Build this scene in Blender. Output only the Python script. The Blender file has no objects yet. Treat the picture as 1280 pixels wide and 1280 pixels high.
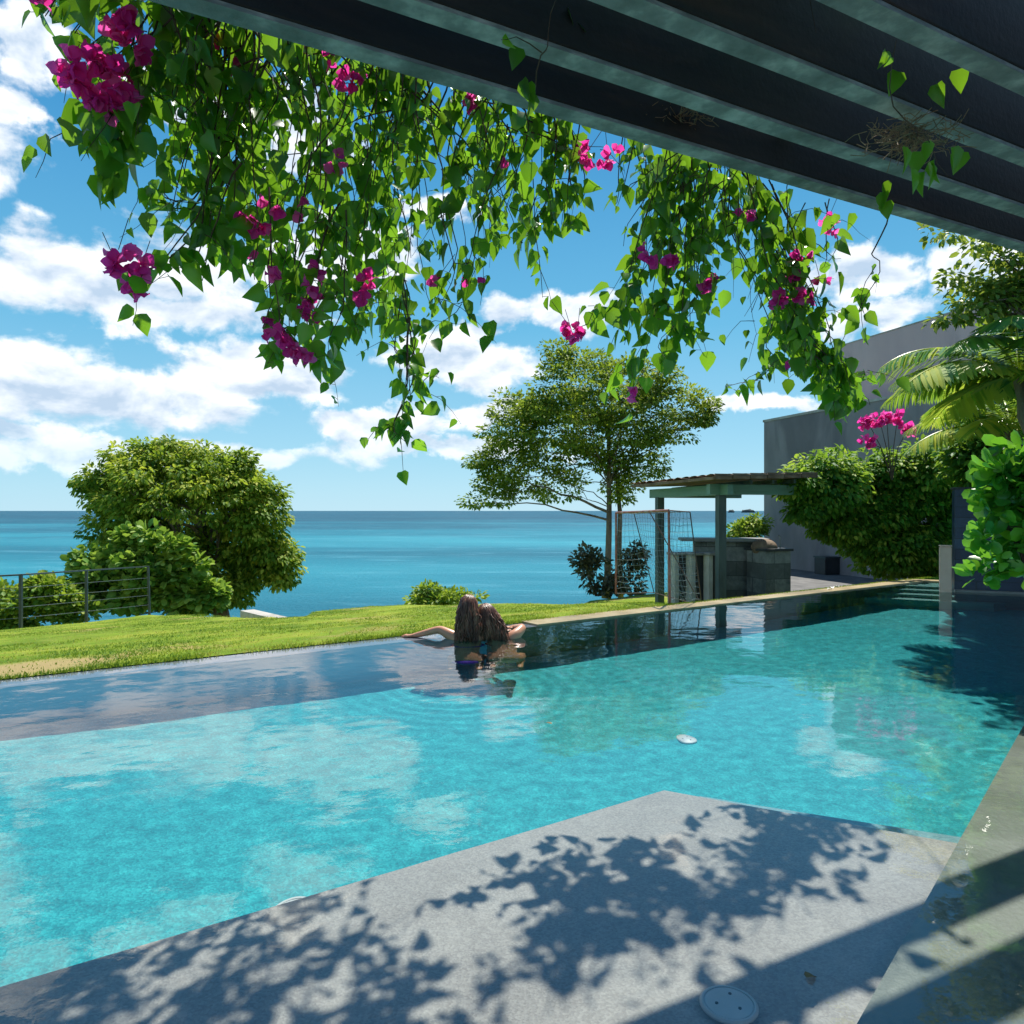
import bpy, bmesh, math, random
import numpy as np
from mathutils import Vector, Matrix, noise as mnoise

random.seed(7); rng = np.random.default_rng(7)
SC = bpy.context.scene
COL = SC.collection
R = math.radians
F = 920.0; H = 1.15; HZ = 638.0           # focal length in photo pixels, eye height, horizon row

# ------------------------------------------------------------------ camera
cam_d = bpy.data.cameras.new('camera'); cam = bpy.data.objects.new('camera', cam_d); COL.objects.link(cam)
cam.location = (0, 0, H); cam.rotation_euler = (R(90), 0, 0)
cam_d.sensor_width = 36; cam_d.lens = 36 * F / 1280; cam_d.shift_y = -2.0 / 1280
cam_d.clip_start = 0.05; cam_d.clip_end = 60000
SC.camera = cam

# ------------------------------------------------------------------ light
SUN = Vector((0.20, 0.52, 1.0)).normalized()
sun_d = bpy.data.lights.new('sun', 'SUN'); sun = bpy.data.objects.new('sun', sun_d); COL.objects.link(sun)
sun_d.cycles.is_caustics_light = True; sun_d.energy = 4.6; sun_d.angle = R(0.55); sun_d.color = (1.0, 0.95, 0.86)
sun.rotation_euler = SUN.to_track_quat('Z', 'Y').to_euler(); sun.location = (0, 0, 30)
SC.view_settings.view_transform = 'Standard'; SC.view_settings.look = 'None'
SC.view_settings.exposure = 0.72; SC.view_settings.gamma = 1.0
SC.render.film_transparent = False
SC.cycles.max_bounces = 8; SC.cycles.transparent_max_bounces = 12
SC.cycles.diffuse_bounces = 3; SC.cycles.glossy_bounces = 4; SC.cycles.transmission_bounces = 4
SC.cycles.caustics_reflective = False; SC.cycles.caustics_refractive = True
SC.cycles.sample_clamp_indirect = 6

# node helpers -------------------------------------------------------------
class NT:
    def __init__(s, tree): s.t = tree; tree.nodes.clear()
    def n(s, kind, **kw):
        nd = s.t.nodes.new(kind)
        for k, v in kw.items():
            if k.startswith('i_'):
                key = k[2:]; key = int(key) if key.isdigit() else key.replace('_', ' ')
                s.put(nd.inputs[key], v)
            else: setattr(nd, k, v)
        return nd
    def put(s, sock, v):
        if isinstance(v, bpy.types.NodeSocket): s.t.links.new(v, sock)
        else:
            if isinstance(v, (tuple, list)) and sock.type == 'RGBA' and len(v) == 3: v = (*v, 1)
            sock.default_value = v
    def math(s, op, a, b=0.0, c=0.0, clamp=False):
        m = s.n('ShaderNodeMath', operation=op, use_clamp=clamp)
        s.put(m.inputs[0], a); s.put(m.inputs[1], b); s.put(m.inputs[2], c); return m.outputs[0]
    def mix(s, f, a, b, bt='MIX'):
        m = s.n('ShaderNodeMix', data_type='RGBA', blend_type=bt)
        s.put(m.inputs[0], f); s.put(m.inputs[6], a); s.put(m.inputs[7], b); return m.outputs[2]
    def ramp(s, f, stops, interp='LINEAR'):
        r = s.n('ShaderNodeValToRGB'); cr = r.color_ramp; cr.interpolation = interp
        while len(cr.elements) < len(stops): cr.elements.new(0.5)
        for e, (p, c) in zip(cr.elements, stops):
            e.position = p; e.color = (*c, 1) if len(c) == 3 else c
        s.put(r.inputs[0], f); return r.outputs[0]
    def noise(s, vec, scale, detail=4, rough=0.55, dist=0.0, dim='3D'):
        nn = s.n('ShaderNodeTexNoise', noise_dimensions=dim)
        if vec is not None: s.put(nn.inputs['Vector'], vec)
        s.put(nn.inputs['Scale'], scale); s.put(nn.inputs['Detail'], detail)
        s.put(nn.inputs['Roughness'], rough); s.put(nn.inputs['Distortion'], dist); return nn.outputs['Fac']
    def smooth(s, v, a, b):
        m = s.n('ShaderNodeMapRange', interpolation_type='SMOOTHSTEP'); s.put(m.inputs[0], v)
        s.put(m.inputs[1], a); s.put(m.inputs[2], b); return m.outputs[0]
    def vmath(s, op, a, b=(0, 0, 0)):
        m = s.n('ShaderNodeVectorMath', operation=op); s.put(m.inputs[0], a); s.put(m.inputs[1], b); return m

# ------------------------------------------------------------------ sky
W = bpy.data.worlds.new('World'); SC.world = W; W.use_nodes = True
t = NT(W.node_tree)
sky = t.n('ShaderNodeTexSky', sky_type='NISHITA'); sky.sun_disc = False
sky.sun_elevation = math.asin(SUN.z); sky.sun_rotation = math.atan2(SUN.x, SUN.y)
sky.air_density = 1.0; sky.dust_density = 0.25; sky.ozone_density = 2.6; sky.altitude = 20
tc = t.n('ShaderNodeTexCoord'); sep = t.n('ShaderNodeSeparateXYZ', i_0=tc.outputs['Generated'])
az = t.math('ARCTAN2', sep.outputs[0], sep.outputs[1])
el = t.math('ARCSINE', sep.outputs[2])
av = t.n('ShaderNodeCombineXYZ', i_0=az, i_1=el).outputs[0]
wob = t.n('ShaderNodeTexNoise', noise_dimensions='2D'); t.put(wob.inputs['Vector'], av)
wob.inputs['Scale'].default_value = 9; wob.inputs['Detail'].default_value = 6; wob.inputs['Roughness'].default_value = .6
w1 = t.vmath('SUBTRACT', wob.outputs['Color'], (.5, .5, .5)).outputs[0]
w2 = t.vmath('MULTIPLY', w1, (.16, .07, 0)).outputs[0]
avw = t.vmath('ADD', av, w2).outputs[0]
def dirpx(px, py):
    x = (px - 640) / F; z = (HZ - py) / F
    return math.atan2(x, 1), math.atan2(z, math.hypot(1, x))
BL = [(150, 565, 330, 24), (560, 560, 200, 16), (330, 480, 150, 30), (200, 390, 190, 40), (70, 350, 190, 62), (230, 335, 110, 52), (300, 452, 110, 34), (120, 505, 230, 50), (-120, 460, 220, 90), (30, 540, 150, 22),
      (565, 452, 120, 42), (700, 392, 90, 30), (470, 535, 130, 22), (600, 520, 110, 20), (610, 405, 60, 16),
      (18, 60, 80, 70), (10, 128, 60, 34), (250, 130, 70, 40), (380, 180, 70, 60), (-150, 120, 160, 120),
      (1110, 345, 90, 38), (1120, 390, 110, 30), (960, 505, 80, 16), (840, 215, 60, 18), (1300, 300, 160, 60),
      (540, 260, 80, 20), (1010, 345, 40, 20), (1250, 430, 90, 30), (420, 330, 110, 60)]
mask = None
def blob(a, e, ra, re):
    global mask
    d = t.vmath('SUBTRACT', avw, (a, e, 0)).outputs[0]
    d = t.vmath('MULTIPLY', d, (1 / ra, 1 / re, 0)).outputs[0]
    l = t.vmath('LENGTH', d).outputs[1]
    m = t.math('SUBTRACT', 1.0, l)
    mask = m if mask is None else t.math('MAXIMUM', mask, m)
for (px, py, rx, ry) in BL:
    a, e = dirpx(px, py)
    a2, _ = dirpx(px + rx, py); _, e2 = dirpx(px, py - ry)
    blob(a, e, abs(a2 - a), abs(e2 - e))
for a, e, ra, re in [(1.3, .3, .3, .12), (1.9, .5, .4, .2), (2.7, .35, .4, .15), (-1.5, .3, .35, .14), (-2.2, .45, .4, .2), (-2.9, .25, .3, .1),
                     (0.2, .95, .4, .12), (-.7, 1.1, .5, .1)]:
    blob(a, e, ra, re)
sv = t.vmath('MULTIPLY', av, (1, 1.7, 1)).outputs[0]
nz = t.noise(sv, 9, 9, .55, .15, '2D')
sv2 = t.vmath('ADD', sv, (-.006, .028, 0)).outputs[0]
nz2 = t.noise(sv2, 9, 5, .55, .15, '2D')
dens_in = t.math('ADD', t.math('MULTIPLY', t.math('MAXIMUM', mask, -.8), .95), t.math('MULTIPLY', t.math('SUBTRACT', nz, .5), 2.0))
dens = t.smooth(dens_in, -.06, .40)
fadeh = t.smooth(el, .03, .13)
dens = t.math('MULTIPLY', dens, t.math('ADD', t.math('MULTIPLY', fadeh, .45), .55))
dens = t.math('MULTIPLY', dens, .97)
lit = t.math('ADD', t.math('MULTIPLY', t.math('SUBTRACT', nz, nz2), 3.2), .62, clamp=True)
body = t.smooth(dens_in, .1, 1.1)
lit = t.math('SUBTRACT', lit, t.math('MULTIPLY', body, .15), clamp=True)
ccol = t.mix(lit, (3.4, 4.3, 5.4), (7.5, 7.6, 7.7))
# deepen and saturate the clear sky
hs = t.n('ShaderNodeHueSaturation', i_Color=sky.outputs[0]); hs.inputs['Hue'].default_value = .488
hs.inputs['Saturation'].default_value = 1.32; hs.inputs['Value'].default_value = 1.18
skyc = t.mix(1.0, hs.outputs[0], (.82, 1.0, 1.0), 'MULTIPLY')
grad = t.ramp(t.math('MULTIPLY', el, 1 / 1.2), [(0.0, (.42, .66, .80)), (.06, (.31, .58, .75)), (.2, (.13, .42, .65)), (.38, (.055, .27, .54)), (.62, (.028, .17, .43)), (1.0, (.02, .12, .36))])
gradv = t.vmath('MULTIPLY', grad, (7.2, 7.2, 7.2)).outputs[0]
skyc = t.mix(.93, skyc, gradv)
fin = t.mix(dens, skyc, ccol)
bg = t.n('ShaderNodeBackground', i_Color=fin); bg.inputs['Strength'].default_value = .1
out = t.n('ShaderNodeOutputWorld'); t.t.links.new(bg.outputs[0], out.inputs[0])

# ------------------------------------------------------------------ helpers
def G(px, py, z=0.0):
    """point of the level z plane seen at a photo pixel"""
    Y = (H - z) * F / (py - HZ); return Vector(((px - 640) / F * Y, Y, z))
def AT(px, py, Y):
    return Vector(((px - 640) / F * Y, Y, H + (HZ - py) / F * Y))
def tag(o, label=None, cat=None, group=None, kind=None):
    if label: o['label'] = label
    if cat: o['category'] = cat
    if group: o['group'] = group
    if kind: o['kind'] = kind
    return o
def empty(name, loc, label=None, cat=None, group=None):
    o = bpy.data.objects.new(name, None); COL.objects.link(o); o.location = loc; o.empty_display_size = .2
    return tag(o, label, cat, group)
def link(name, me, mat, parent=None, smooth=False):
    o = bpy.data.objects.new(name, me); COL.objects.link(o)
    if mat is not None: me.materials.append(mat)
    if smooth: me.polygons.foreach_set('use_smooth', [True] * len(me.polygons))
    if parent is not None:
        o.parent = parent
        base = Vector((0, 0, 0)); p = parent
        while p is not None: base += p.location; p = p.parent
        me.transform(Matrix.Translation(-base))
    return o
class MB:
    def __init__(s): s.v = []; s.f = []
    def poly(s, pts):
        b = len(s.v); s.v += [tuple(p) for p in pts]; s.f.append(tuple(range(b, b + len(pts))))
    def grid(s, rows):
        b = len(s.v); m = len(rows[0])
        for r in rows: s.v += [tuple(p) for p in r]
        for i in range(len(rows) - 1):
            for j in range(m - 1):
                s.f.append((b + i * m + j, b + i * m + j + 1, b + (i + 1) * m + j + 1, b + (i + 1) * m + j))
    def prism(s, pts, z0, z1):
        b = len(s.v); n = len(pts)
        s.v += [(p[0], p[1], z0) for p in pts] + [(p[0], p[1], z1) for p in pts]
        s.f.append(tuple(range(b + n - 1, b - 1, -1))); s.f.append(tuple(range(b + n, b + 2 * n)))
        for i in range(n):
            j = (i + 1) % n; s.f.append((b + i, b + j, b + n + j, b + n + i))
    def box(s, c, size, ax=None, bev=0.0):
        """box centred at c; ax = horizontal direction of its x axis"""
        x = Vector((ax[0], ax[1], 0)).normalized() if ax is not None else Vector((1, 0, 0))
        y = Vector((-x.y, x.x, 0)); z = Vector((0, 0, 1)); c = Vector(c); a, b_, h = [q / 2 for q in size]
        if bev <= 0:
            b = len(s.v)
            for k in (-1, 1):
                for (i, j) in ((-1, -1), (1, -1), (1, 1), (-1, 1)): s.v.append(tuple(c + x * a * i + y * b_ * j + z * h * k))
            for f in ((3, 2, 1, 0), (4, 5, 6, 7), (0, 1, 5, 4), (1, 2, 6, 5), (2, 3, 7, 6), (3, 0, 4, 7)): s.f.append(tuple(b + q for q in f))
        else:
            bm = bmesh.new(); bmesh.ops.create_cube(bm, size=1)
            for v in bm.verts: v.co = Vector((v.co.x * a * 2, v.co.y * b_ * 2, v.co.z * h * 2))
            bmesh.ops.bevel(bm, geom=bm.edges[:], offset=bev, segments=2, affect='EDGES')
            b = len(s.v)
            for v in bm.verts: s.v.append(tuple(c + x * v.co.x + y * v.co.y + z * v.co.z))
            for f in bm.faces: s.f.append(tuple(b + v.index for v in f.verts))
            bm.free()
        return s
    def bar(s, p, q, w, h, up=(0, 0, 1)):
        p = Vector(p); q = Vector(q); d = (q - p).normalized(); u = Vector(up)
        r = d.cross(u).normalized(); u = r.cross(d).normalized(); b = len(s.v)
        for e in (p, q):
            for (i, j) in ((-1, -1), (1, -1), (1, 1), (-1, 1)): s.v.append(tuple(e + r * w / 2 * i + u * h / 2 * j))
        for f in ((3, 2, 1, 0), (4, 5, 6, 7), (0, 1, 5, 4), (1, 2, 6, 5), (2, 3, 7, 6), (3, 0, 4, 7)): s.f.append(tuple(b + k for k in f))
    def tube(s, pts, rad, n=6, cap=True):
        pts = [Vector(p) for p in pts]; m = len(pts); b = len(s.v)
        if not hasattr(rad, '__len__'): rad = [rad] * m
        u = None
        for i, p in enumerate(pts):
            d = (pts[min(i + 1, m - 1)] - pts[max(i - 1, 0)])
            d = d.normalized() if d.length > 1e-9 else Vector((0, 0, 1))
            if u is None: u = d.orthogonal().normalized()
            else:
                u = u - d * u.dot(d); u = u.normalized() if u.length > 1e-6 else d.orthogonal().normalized()
            w = d.cross(u)
            for k in range(n):
                a = 2 * math.pi * k / n; s.v.append(tuple(p + (u * math.cos(a) + w * math.sin(a)) * rad[i]))
        for i in range(m - 1):
            for k in range(n):
                k2 = (k + 1) % n; s.f.append((b + i * n + k, b + i * n + k2, b + (i + 1) * n + k2, b + (i + 1) * n + k))
        if cap:
            s.f.append(tuple(b + n - 1 - k for k in range(n))); s.f.append(tuple(b + (m - 1) * n + k for k in range(n)))
    def lathe(s, prof, c, n=32):
        b = len(s.v); c = Vector(c)
        for (r, z) in prof:
            for k in range(n):
                a = 2 * math.pi * k / n; s.v.append((c.x + r * math.cos(a), c.y + r * math.sin(a), c.z + z))
        for i in range(len(prof) - 1):
            for k in range(n):
                k2 = (k + 1) % n; s.f.append((b + i * n + k, b + i * n + k2, b + (i + 1) * n + k2, b + (i + 1) * n + k))
        s.f.append(tuple(b + n - 1 - k for k in range(n))); s.f.append(tuple(b + (len(prof) - 1) * n + k for k in range(n)))
    def blob(s, c, r, n=10, m=7, jit=0.0):
        c = Vector(c); rows = []
        for i in range(m + 1):
            th = math.pi * i / m; row = []
            for k in range(n + 1):
                ph = 2 * math.pi * (k % n) / n
                d = Vector((math.sin(th) * math.cos(ph), math.sin(th) * math.sin(ph), math.cos(th)))
                q = 1 + jit * mnoise.noise(d * 2.3 + c)
                row.append(c + Vector((d.x * r[0], d.y * r[1], d.z * r[2])) * q)
            rows.append(row)
        s.grid(rows)
    def build(s, name, mat, parent=None, smooth=False):
        me = bpy.data.meshes.new(name); me.from_pydata(s.v, [], s.f); me.update()
        return link(name, me, mat, parent, smooth)

# ---- materials
def bsdf_mat(name):
    m = bpy.data.materials.new(name); m.use_nodes = True; t = NT(m.node_tree)
    o = t.n('ShaderNodeOutputMaterial'); p = t.n('ShaderNodeBsdfPrincipled'); t.t.links.new(p.outputs[0], o.inputs[0])
    return m, t, p, o
def surf(name, stops, scale=3.0, rough=.7, bump=.2, bscale=30.0, detail=6, stretch=(1, 1, 1), metal=0.0, spec=.5, bdist=.02, grime=None):
    """stops = list of colours blended by fractal noise"""
    m, t, p, o = bsdf_mat(name)
    tc = t.n('ShaderNodeTexCoord'); v = t.vmath('MULTIPLY', tc.outputs['Object'], stretch).outputs[0]
    n1 = t.noise(v, scale, detail, .6)
    k = len(stops)
    c = t.ramp(n1, [(.3 + .4 * i / max(1, k - 1), s_) for i, s_ in enumerate(stops)])
    if grime:
        g = t.smooth(t.noise(v, scale * .35, 5, .6, .6), .5, .68); c = t.mix(t.math('MULTIPLY', g, grime[1]), c, grime[0])
    t.put(p.inputs['Base Color'], c); p.inputs['Roughness'].default_value = rough; p.inputs['Metallic'].default_value = metal
    p.inputs['Specular IOR Level'].default_value = spec
    if bump:
        b = t.n('ShaderNodeBump', i_Height=t.noise(tc.outputs['Object'], bscale, 5, .6)); b.inputs['Strength'].default_value = bump
        b.inputs['Distance'].default_value = bdist; t.t.links.new(b.outputs[0], p.inputs['Normal'])
    return m
def leaf_mat(name, dark, mid, light, trans, tfac=.35, rough=.42, spec=.5):
    m, t, p, o = bsdf_mat(name)
    at = t.n('ShaderNodeAttribute', attribute_name='var'); tc = t.n('ShaderNodeTexCoord')
    f = t.math('ADD', at.outputs['Fac'], t.math('MULTIPLY', t.math('SUBTRACT', t.noise(tc.outputs['Object'], 3.0, 3), .5), .5), clamp=True)
    c = t.ramp(f, [(0.05, dark), (.5, mid), (.95, light)])
    t.put(p.inputs['Base Color'], c); p.inputs['Roughness'].default_value = rough; p.inputs['Specular IOR Level'].default_value = spec
    tr = t.n('ShaderNodeBsdfTranslucent'); t.put(tr.inputs[0], t.mix(.45, c, trans))
    mx = t.n('ShaderNodeMixShader', i_0=tfac); t.t.links.new(p.outputs[0], mx.inputs[1]); t.t.links.new(tr.outputs[0], mx.inputs[2])
    t.t.links.new(mx.outputs[0], o.inputs[0]); return m

M = {}
M['vine'] = leaf_mat('vine_leaf', (.014, .075, .010), (.045, .20, .014), (.17, .38, .02), (.45, .82, .03), .43, .30, .6)
M['bract'] = leaf_mat('magenta_bract', (.62, .012, .26), (.82, .03, .38), (.92, .20, .56), (1.0, .10, .50), .6, .6, .3)
M['tree_a'] = leaf_mat('tree_leaf_warm', (.04, .10, .015), (.12, .22, .025), (.32, .40, .06), (.6, .7, .08), .35)
M['tree_b'] = leaf_mat('tree_leaf_olive', (.03, .085, .012), (.11, .20, .022), (.40, .44, .06), (.55, .72, .06), .34, .6, .2)
M['tree_c'] = leaf_mat('tree_leaf_seaside', (.02, .08, .01), (.13, .24, .02), (.56, .55, .07), (.6, .8, .06), .36, .6, .2)
M['bush'] = leaf_mat('bush_leaf', (.04, .12, .02), (.14, .26, .03), (.40, .44, .06), (.55, .75, .05), .34, .55, .25)
M['grape'] = leaf_mat('broad_leaf', (.025, .09, .015), (.10, .24, .03), (.42, .52, .10), (.5, .75, .06), .3, .55, .25)
M['hedge'] = leaf_mat('hedge_leaf', (.02, .09, .015), (.08, .24, .025), (.50, .56, .08), (.55, .8, .06), .38, .55, .25)
M['clusia'] = leaf_mat('round_leaf', (.012, .08, .012), (.05, .26, .02), (.24, .52, .03), (.4, .85, .05), .32, .28)
M['palm'] = leaf_mat('palm_leaf', (.02, .11, .02), (.10, .28, .03), (.55, .56, .07), (.6, .85, .08), .34, .32)
M['dusky'] = leaf_mat('dusky_leaf', (.03, .035, .015), (.08, .09, .035), (.18, .15, .08), (.2, .2, .08), .2)
M['grass'] = leaf_mat('grass_blade', (.05, .15, .01), (.15, .26, .02), (.40, .37, .08), (.5, .6, .05), .35, .6, .2)
M['stem'] = surf('vine_stem', [(.035, .022, .015), (.09, .06, .035)], 20, .8, 0)
M['twig'] = surf('dry_twig', [(.12, .08, .045), (.34, .24, .14)], 25, .9, 0)
M['bark'] = surf('bark', [(.07, .05, .035), (.17, .13, .09), (.26, .21, .15)], 6, .9, .8, 25, stretch=(1, 1, .25))
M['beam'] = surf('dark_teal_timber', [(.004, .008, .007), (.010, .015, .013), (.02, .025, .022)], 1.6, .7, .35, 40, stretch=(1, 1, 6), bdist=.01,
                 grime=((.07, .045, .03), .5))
M['bounce_strip'] = surf('grey_green_bounce_light', [(.12, .15, .145), (.22, .26, .255), (.50, .54, .52)], 7, .6, .3, 30, stretch=(1, 1, 4), detail=4)  # pale streaks paint the light bounced off the water onto the beam undersides
M['post'] = surf('green_grey_timber', [(.035, .05, .05), (.055, .08, .08), (.085, .11, .105)], 3, .55, .25, 30, stretch=(2, 2, .5))
M['lintel'] = surf('green_painted_timber', [(.09, .19, .15), (.15, .27, .22)], 3, .5, .2, 30, stretch=(.4, .4, 3))
M['tile'] = surf('weathered_roof_tile', [(.07, .045, .03), (.17, .11, .07), (.26, .19, .13)], 3.5, .85, .5, 20)
M['stucco'] = surf('grey_stucco', [(.20, .185, .19), (.25, .23, .235), (.30, .275, .28)], 1.1, .9, .25, 60, stretch=(1, 1, .35), grime=((.13, .12, .13), .75))
M['stucco2'] = surf('mauve_stucco', [(.52, .36, .36), (.60, .43, .42)], 1.0, .9, .25, 60, stretch=(1, 1, .4), grime=((.17, .15, .17), .5))
M['concrete'] = surf('pale_concrete', [(.32, .30, .26), (.48, .46, .42)], 4, .85, .3, 40, grime=((.15, .13, .10), .6))
M['counter'] = surf('grey_stone_slab', [(.14, .14, .14), (.24, .235, .225)], 4, .5, .2, 30)
M['metal'] = surf('dark_grey_metal', [(.035, .045, .05), (.07, .085, .085)], 8, .4, 0, metal=.4)
M['cable'] = surf('steel_cable', [(.12, .14, .14), (.2, .22, .22)], 8, .4, 0, metal=.5)
M['rust'] = surf('red_paint_worn', [(.16, .045, .03), (.30, .10, .07), (.32, .27, .24)], 9, .6, .2, 40)
M['pipe'] = surf('dark_pipe', [(.05, .035, .03), (.09, .06, .05)], 9, .6, 0)
M['net'] = surf('net_cord', [(.16, .22, .24), (.24, .3, .32)], 9, .8, 0)
M['black'] = surf('black_casing', [(.012, .013, .016), (.025, .027, .03)], 6, .45, .1)
M['pillar'] = surf('pink_beige_render', [(.66, .44, .33), (.74, .52, .40)], 5, .85, .2, 60)
M['white'] = surf('off_white_plastic', [(.62, .64, .62), (.72, .74, .72)], 9, .4, .05)
M['skin'] = surf('tanned_skin', [(.50, .22, .12), (.60, .29, .17)], 7, .38, .05, 60)
M['hair'] = surf('wet_brown_hair', [(.018, .007, .004), (.11, .042, .022), (.34, .16, .09)], 20, .36, 0, stretch=(1, 1, .12), spec=.4)
M['purple'] = surf('violet_fabric', [(.06, .01, .30), (.09, .02, .4)], 9, .7, 0)
M['maroon'] = surf('maroon_fabric', [(.14, .012, .03), (.2, .02, .04)], 9, .7, 0)
M['lip'] = surf('eye_white', [(.7, .68, .65), (.75, .72, .7)], 9, .3, 0)
M['rock'] = surf('sea_rock', [(.03, .05, .05), (.06, .08, .08)], .02, .9, 0)

def slate(name, stops, bw, bh, mortar, rough=.5, vert=True):
    m, t, p, o = bsdf_mat(name); tc = t.n('ShaderNodeTexCoord')
    s3 = t.n('ShaderNodeSeparateXYZ', i_0=tc.outputs['Object'])
    u = t.math('ADD', s3.outputs[0], t.math('MULTIPLY', s3.outputs[1], .8))
    v = t.n('ShaderNodeCombineXYZ', i_0=u, i_1=s3.outputs[2] if vert else s3.outputs[1]).outputs[0]
    br = t.n('ShaderNodeTexBrick', i_Vector=v); br.inputs['Scale'].default_value = 1
    br.inputs['Brick Width'].default_value = bw; br.inputs['Row Height'].default_value = bh; br.inputs['Mortar Size'].default_value = .006
    br.inputs['Color1'].default_value = (0, 0, 0, 1); br.inputs['Color2'].default_value = (1, 1, 1, 1); br.inputs['Mortar'].default_value = (.5, .5, .5, 1)
    f = t.math('ADD', t.math('MULTIPLY', br.outputs['Color'], .3), t.math('MULTIPLY', t.noise(tc.outputs['Object'], 5, 8, .7, .4), .75), clamp=True)
    c = t.ramp(f, [(.15, stops[0]), (.5, stops[1]), (.9, stops[2])])
    c = t.mix(br.outputs['Fac'], c, mortar)
    t.put(p.inputs['Base Color'], c); p.inputs['Roughness'].default_value = rough
    b = t.n('ShaderNodeBump', i_Height=t.math('SUBTRACT', t.noise(tc.outputs['Object'], 25, 5), br.outputs['Fac'])); b.inputs['Strength'].default_value = .4
    b.inputs['Distance'].default_value = .01
    t.t.links.new(b.outputs[0], p.inputs['Normal']); return m
M['slate'] = slate('dark_blue_wall_tile', [(.008, .016, .04), (.015, .032, .07), (.05, .10, .15)], .3, .15, (.01, .02, .035), .3)
M['stone'] = slate('stone_cladding', [(.03, .035, .035), (.08, .09, .09), (.34, .35, .33)], .5, .28, (.04, .045, .045), .5)

# ------------------------------------------------------------------ key lines of the place
a0 = G(0, 850); b0 = G(1132, 726); dA = (b0 - a0).normalized(); nA = Vector((-dA.y, dA.x, 0))   # nA points out to sea
dB = Vector((.86, -.50, 0)).normalized()
def onA(s, off=0.0, z=0.0): p = a0 + dA * s + nA * off; return Vector((p.x, p.y, z))
LK = .11       # the lawn falls gently away from the pool
def GL(px, py, dz=0.0):
    u = (px - 640) / F; v = (py - HZ) / F
    Y = (H - dz - LK * (nA.x * a0.x + nA.y * a0.y)) / (v - LK * (nA.x * u + nA.y)); return Vector((u * Y, Y, H - v * Y))
C = b0.copy()
sC = (C - a0).length
R1 = G(1190, 1065); R2 = G(1280, 905); dR = (R2 - R1).normalized(); nR = Vector((dR.y, -dR.x, 0))   # nR points to the right, away from the pool
Rend = R1 + dR * 10.4
FLOOR = -1.8

# ------------------------------------------------------------------ sea and terrain
m, t, p, o = bsdf_mat('sea_water')
tc = t.n('ShaderNodeTexCoord'); ob = tc.outputs['Object']
v1 = t.vmath('MULTIPLY', ob, (.0012, .0035, 1)).outputs[0]
big = t.noise(v1, 1.0, 5, .55, .4)
sepn = t.n('ShaderNodeSeparateXYZ', i_0=ob)
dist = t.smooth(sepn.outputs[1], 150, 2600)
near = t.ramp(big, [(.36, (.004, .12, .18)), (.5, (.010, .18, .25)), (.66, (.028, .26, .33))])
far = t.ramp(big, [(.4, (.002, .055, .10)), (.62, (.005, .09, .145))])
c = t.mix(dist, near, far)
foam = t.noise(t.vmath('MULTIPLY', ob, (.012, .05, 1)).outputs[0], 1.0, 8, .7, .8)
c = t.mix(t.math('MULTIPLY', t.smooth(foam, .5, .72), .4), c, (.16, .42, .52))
t.put(p.inputs['Base Color'], c); p.inputs['Roughness'].default_value = .5; p.inputs['IOR'].default_value = 1.2; p.inputs['Specular IOR Level'].default_value = .3
bb = t.n('ShaderNodeBump', i_Height=t.math('ADD', t.noise(t.vmath('MULTIPLY', ob, (.12, .35, 1)).outputs[0], 1.0, 6, .65), t.noise(t.vmath('MULTIPLY', ob, (.6, 1.1, 1)).outputs[0], 1.0, 4, .6)))
bb.inputs['Strength'].default_value = 1.0; bb.inputs['Distance'].default_value = .9; t.t.links.new(bb.outputs[0], p.inputs['Normal'])
M['sea'] = m
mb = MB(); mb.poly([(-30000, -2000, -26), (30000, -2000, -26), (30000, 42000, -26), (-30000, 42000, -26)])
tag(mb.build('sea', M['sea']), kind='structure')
for (px, w, h) in ((914, 1.0, .7), (935, 2.2, 1.0)):
    Y = 9000.0; c = AT(px, 638, Y); mb = MB()
    mb.blob((c.x, Y, -24), (40 * w, 30, 26 + 12 * h), 16, 8, .35)
    tag(mb.build('rock_islet', M['rock'], smooth=True),
        '%s far rock on the sea horizon under the pavilion roof' % ('smaller left' if w == 1 else 'larger right'), 'islet', 'rocks on the horizon')

crest = [(-110, 791), (0, 788), (110, 778), (190, 768), (310, 764), (322, 768), (330, 771.5), (384, 771.5), (390, 765), (500, 754), (600, 749), (700, 745), (770, 741), (850, 738)]
cs = []; ct = []
for px, py in crest:
    q = GL(px, py, .03) - a0; cs.append(q.dot(dA)); ct.append(q.dot(nA))
cs += [cs[-1] + 3, cs[-1] + 8, cs[-1] + 30]; ct += [9, 10, 12]
def crest_t(s): return float(np.interp(s, cs, ct))
s_right = (G(850, 757) - a0).dot(dA)
def terr(s, tt):
    T = crest_t(s)
    z = .035 + .02 * mnoise.noise(Vector((s * .7, tt * .7, 0))) + .012 * mnoise.noise(Vector((s * 2.5, tt * 2.5, 3)))
    z *= min(1, max(0, tt) / .5); z += .005
    z -= LK * max(0, tt)
    if s > s_right:
        z -= .35 * min(1, (s - s_right) / 1.6) * min(1, max(0, tt - .05) / .5)
    qx = onA(s, tt); rr = max(0, min(1, (qx.x / max(1, qx.y) - .265) / .045)) if tt > .1 else 0; z -= 1.5 * rr * rr * (3 - 2 * rr) * min(1, max(0, tt - .1) / .5)   # bank down to the sunken bar terrace
    if tt > T: 
        d = tt - T; z -= .20 * d + .05 * min(1, d) * (1 + mnoise.noise(Vector((s * .5, tt * .4, 9)))) + (0 if d < 9 else .6 * (d - 9))
    return max(z, -29)
m, t, p, o = bsdf_mat('lawn_soil')
tc = t.n('ShaderNodeTexCoord'); ob = tc.outputs['Object']
n1 = t.noise(ob, .9, 6, .6); n2 = t.noise(ob, 9, 6, .7); n3 = t.noise(ob, 45, 4, .7)
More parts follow.
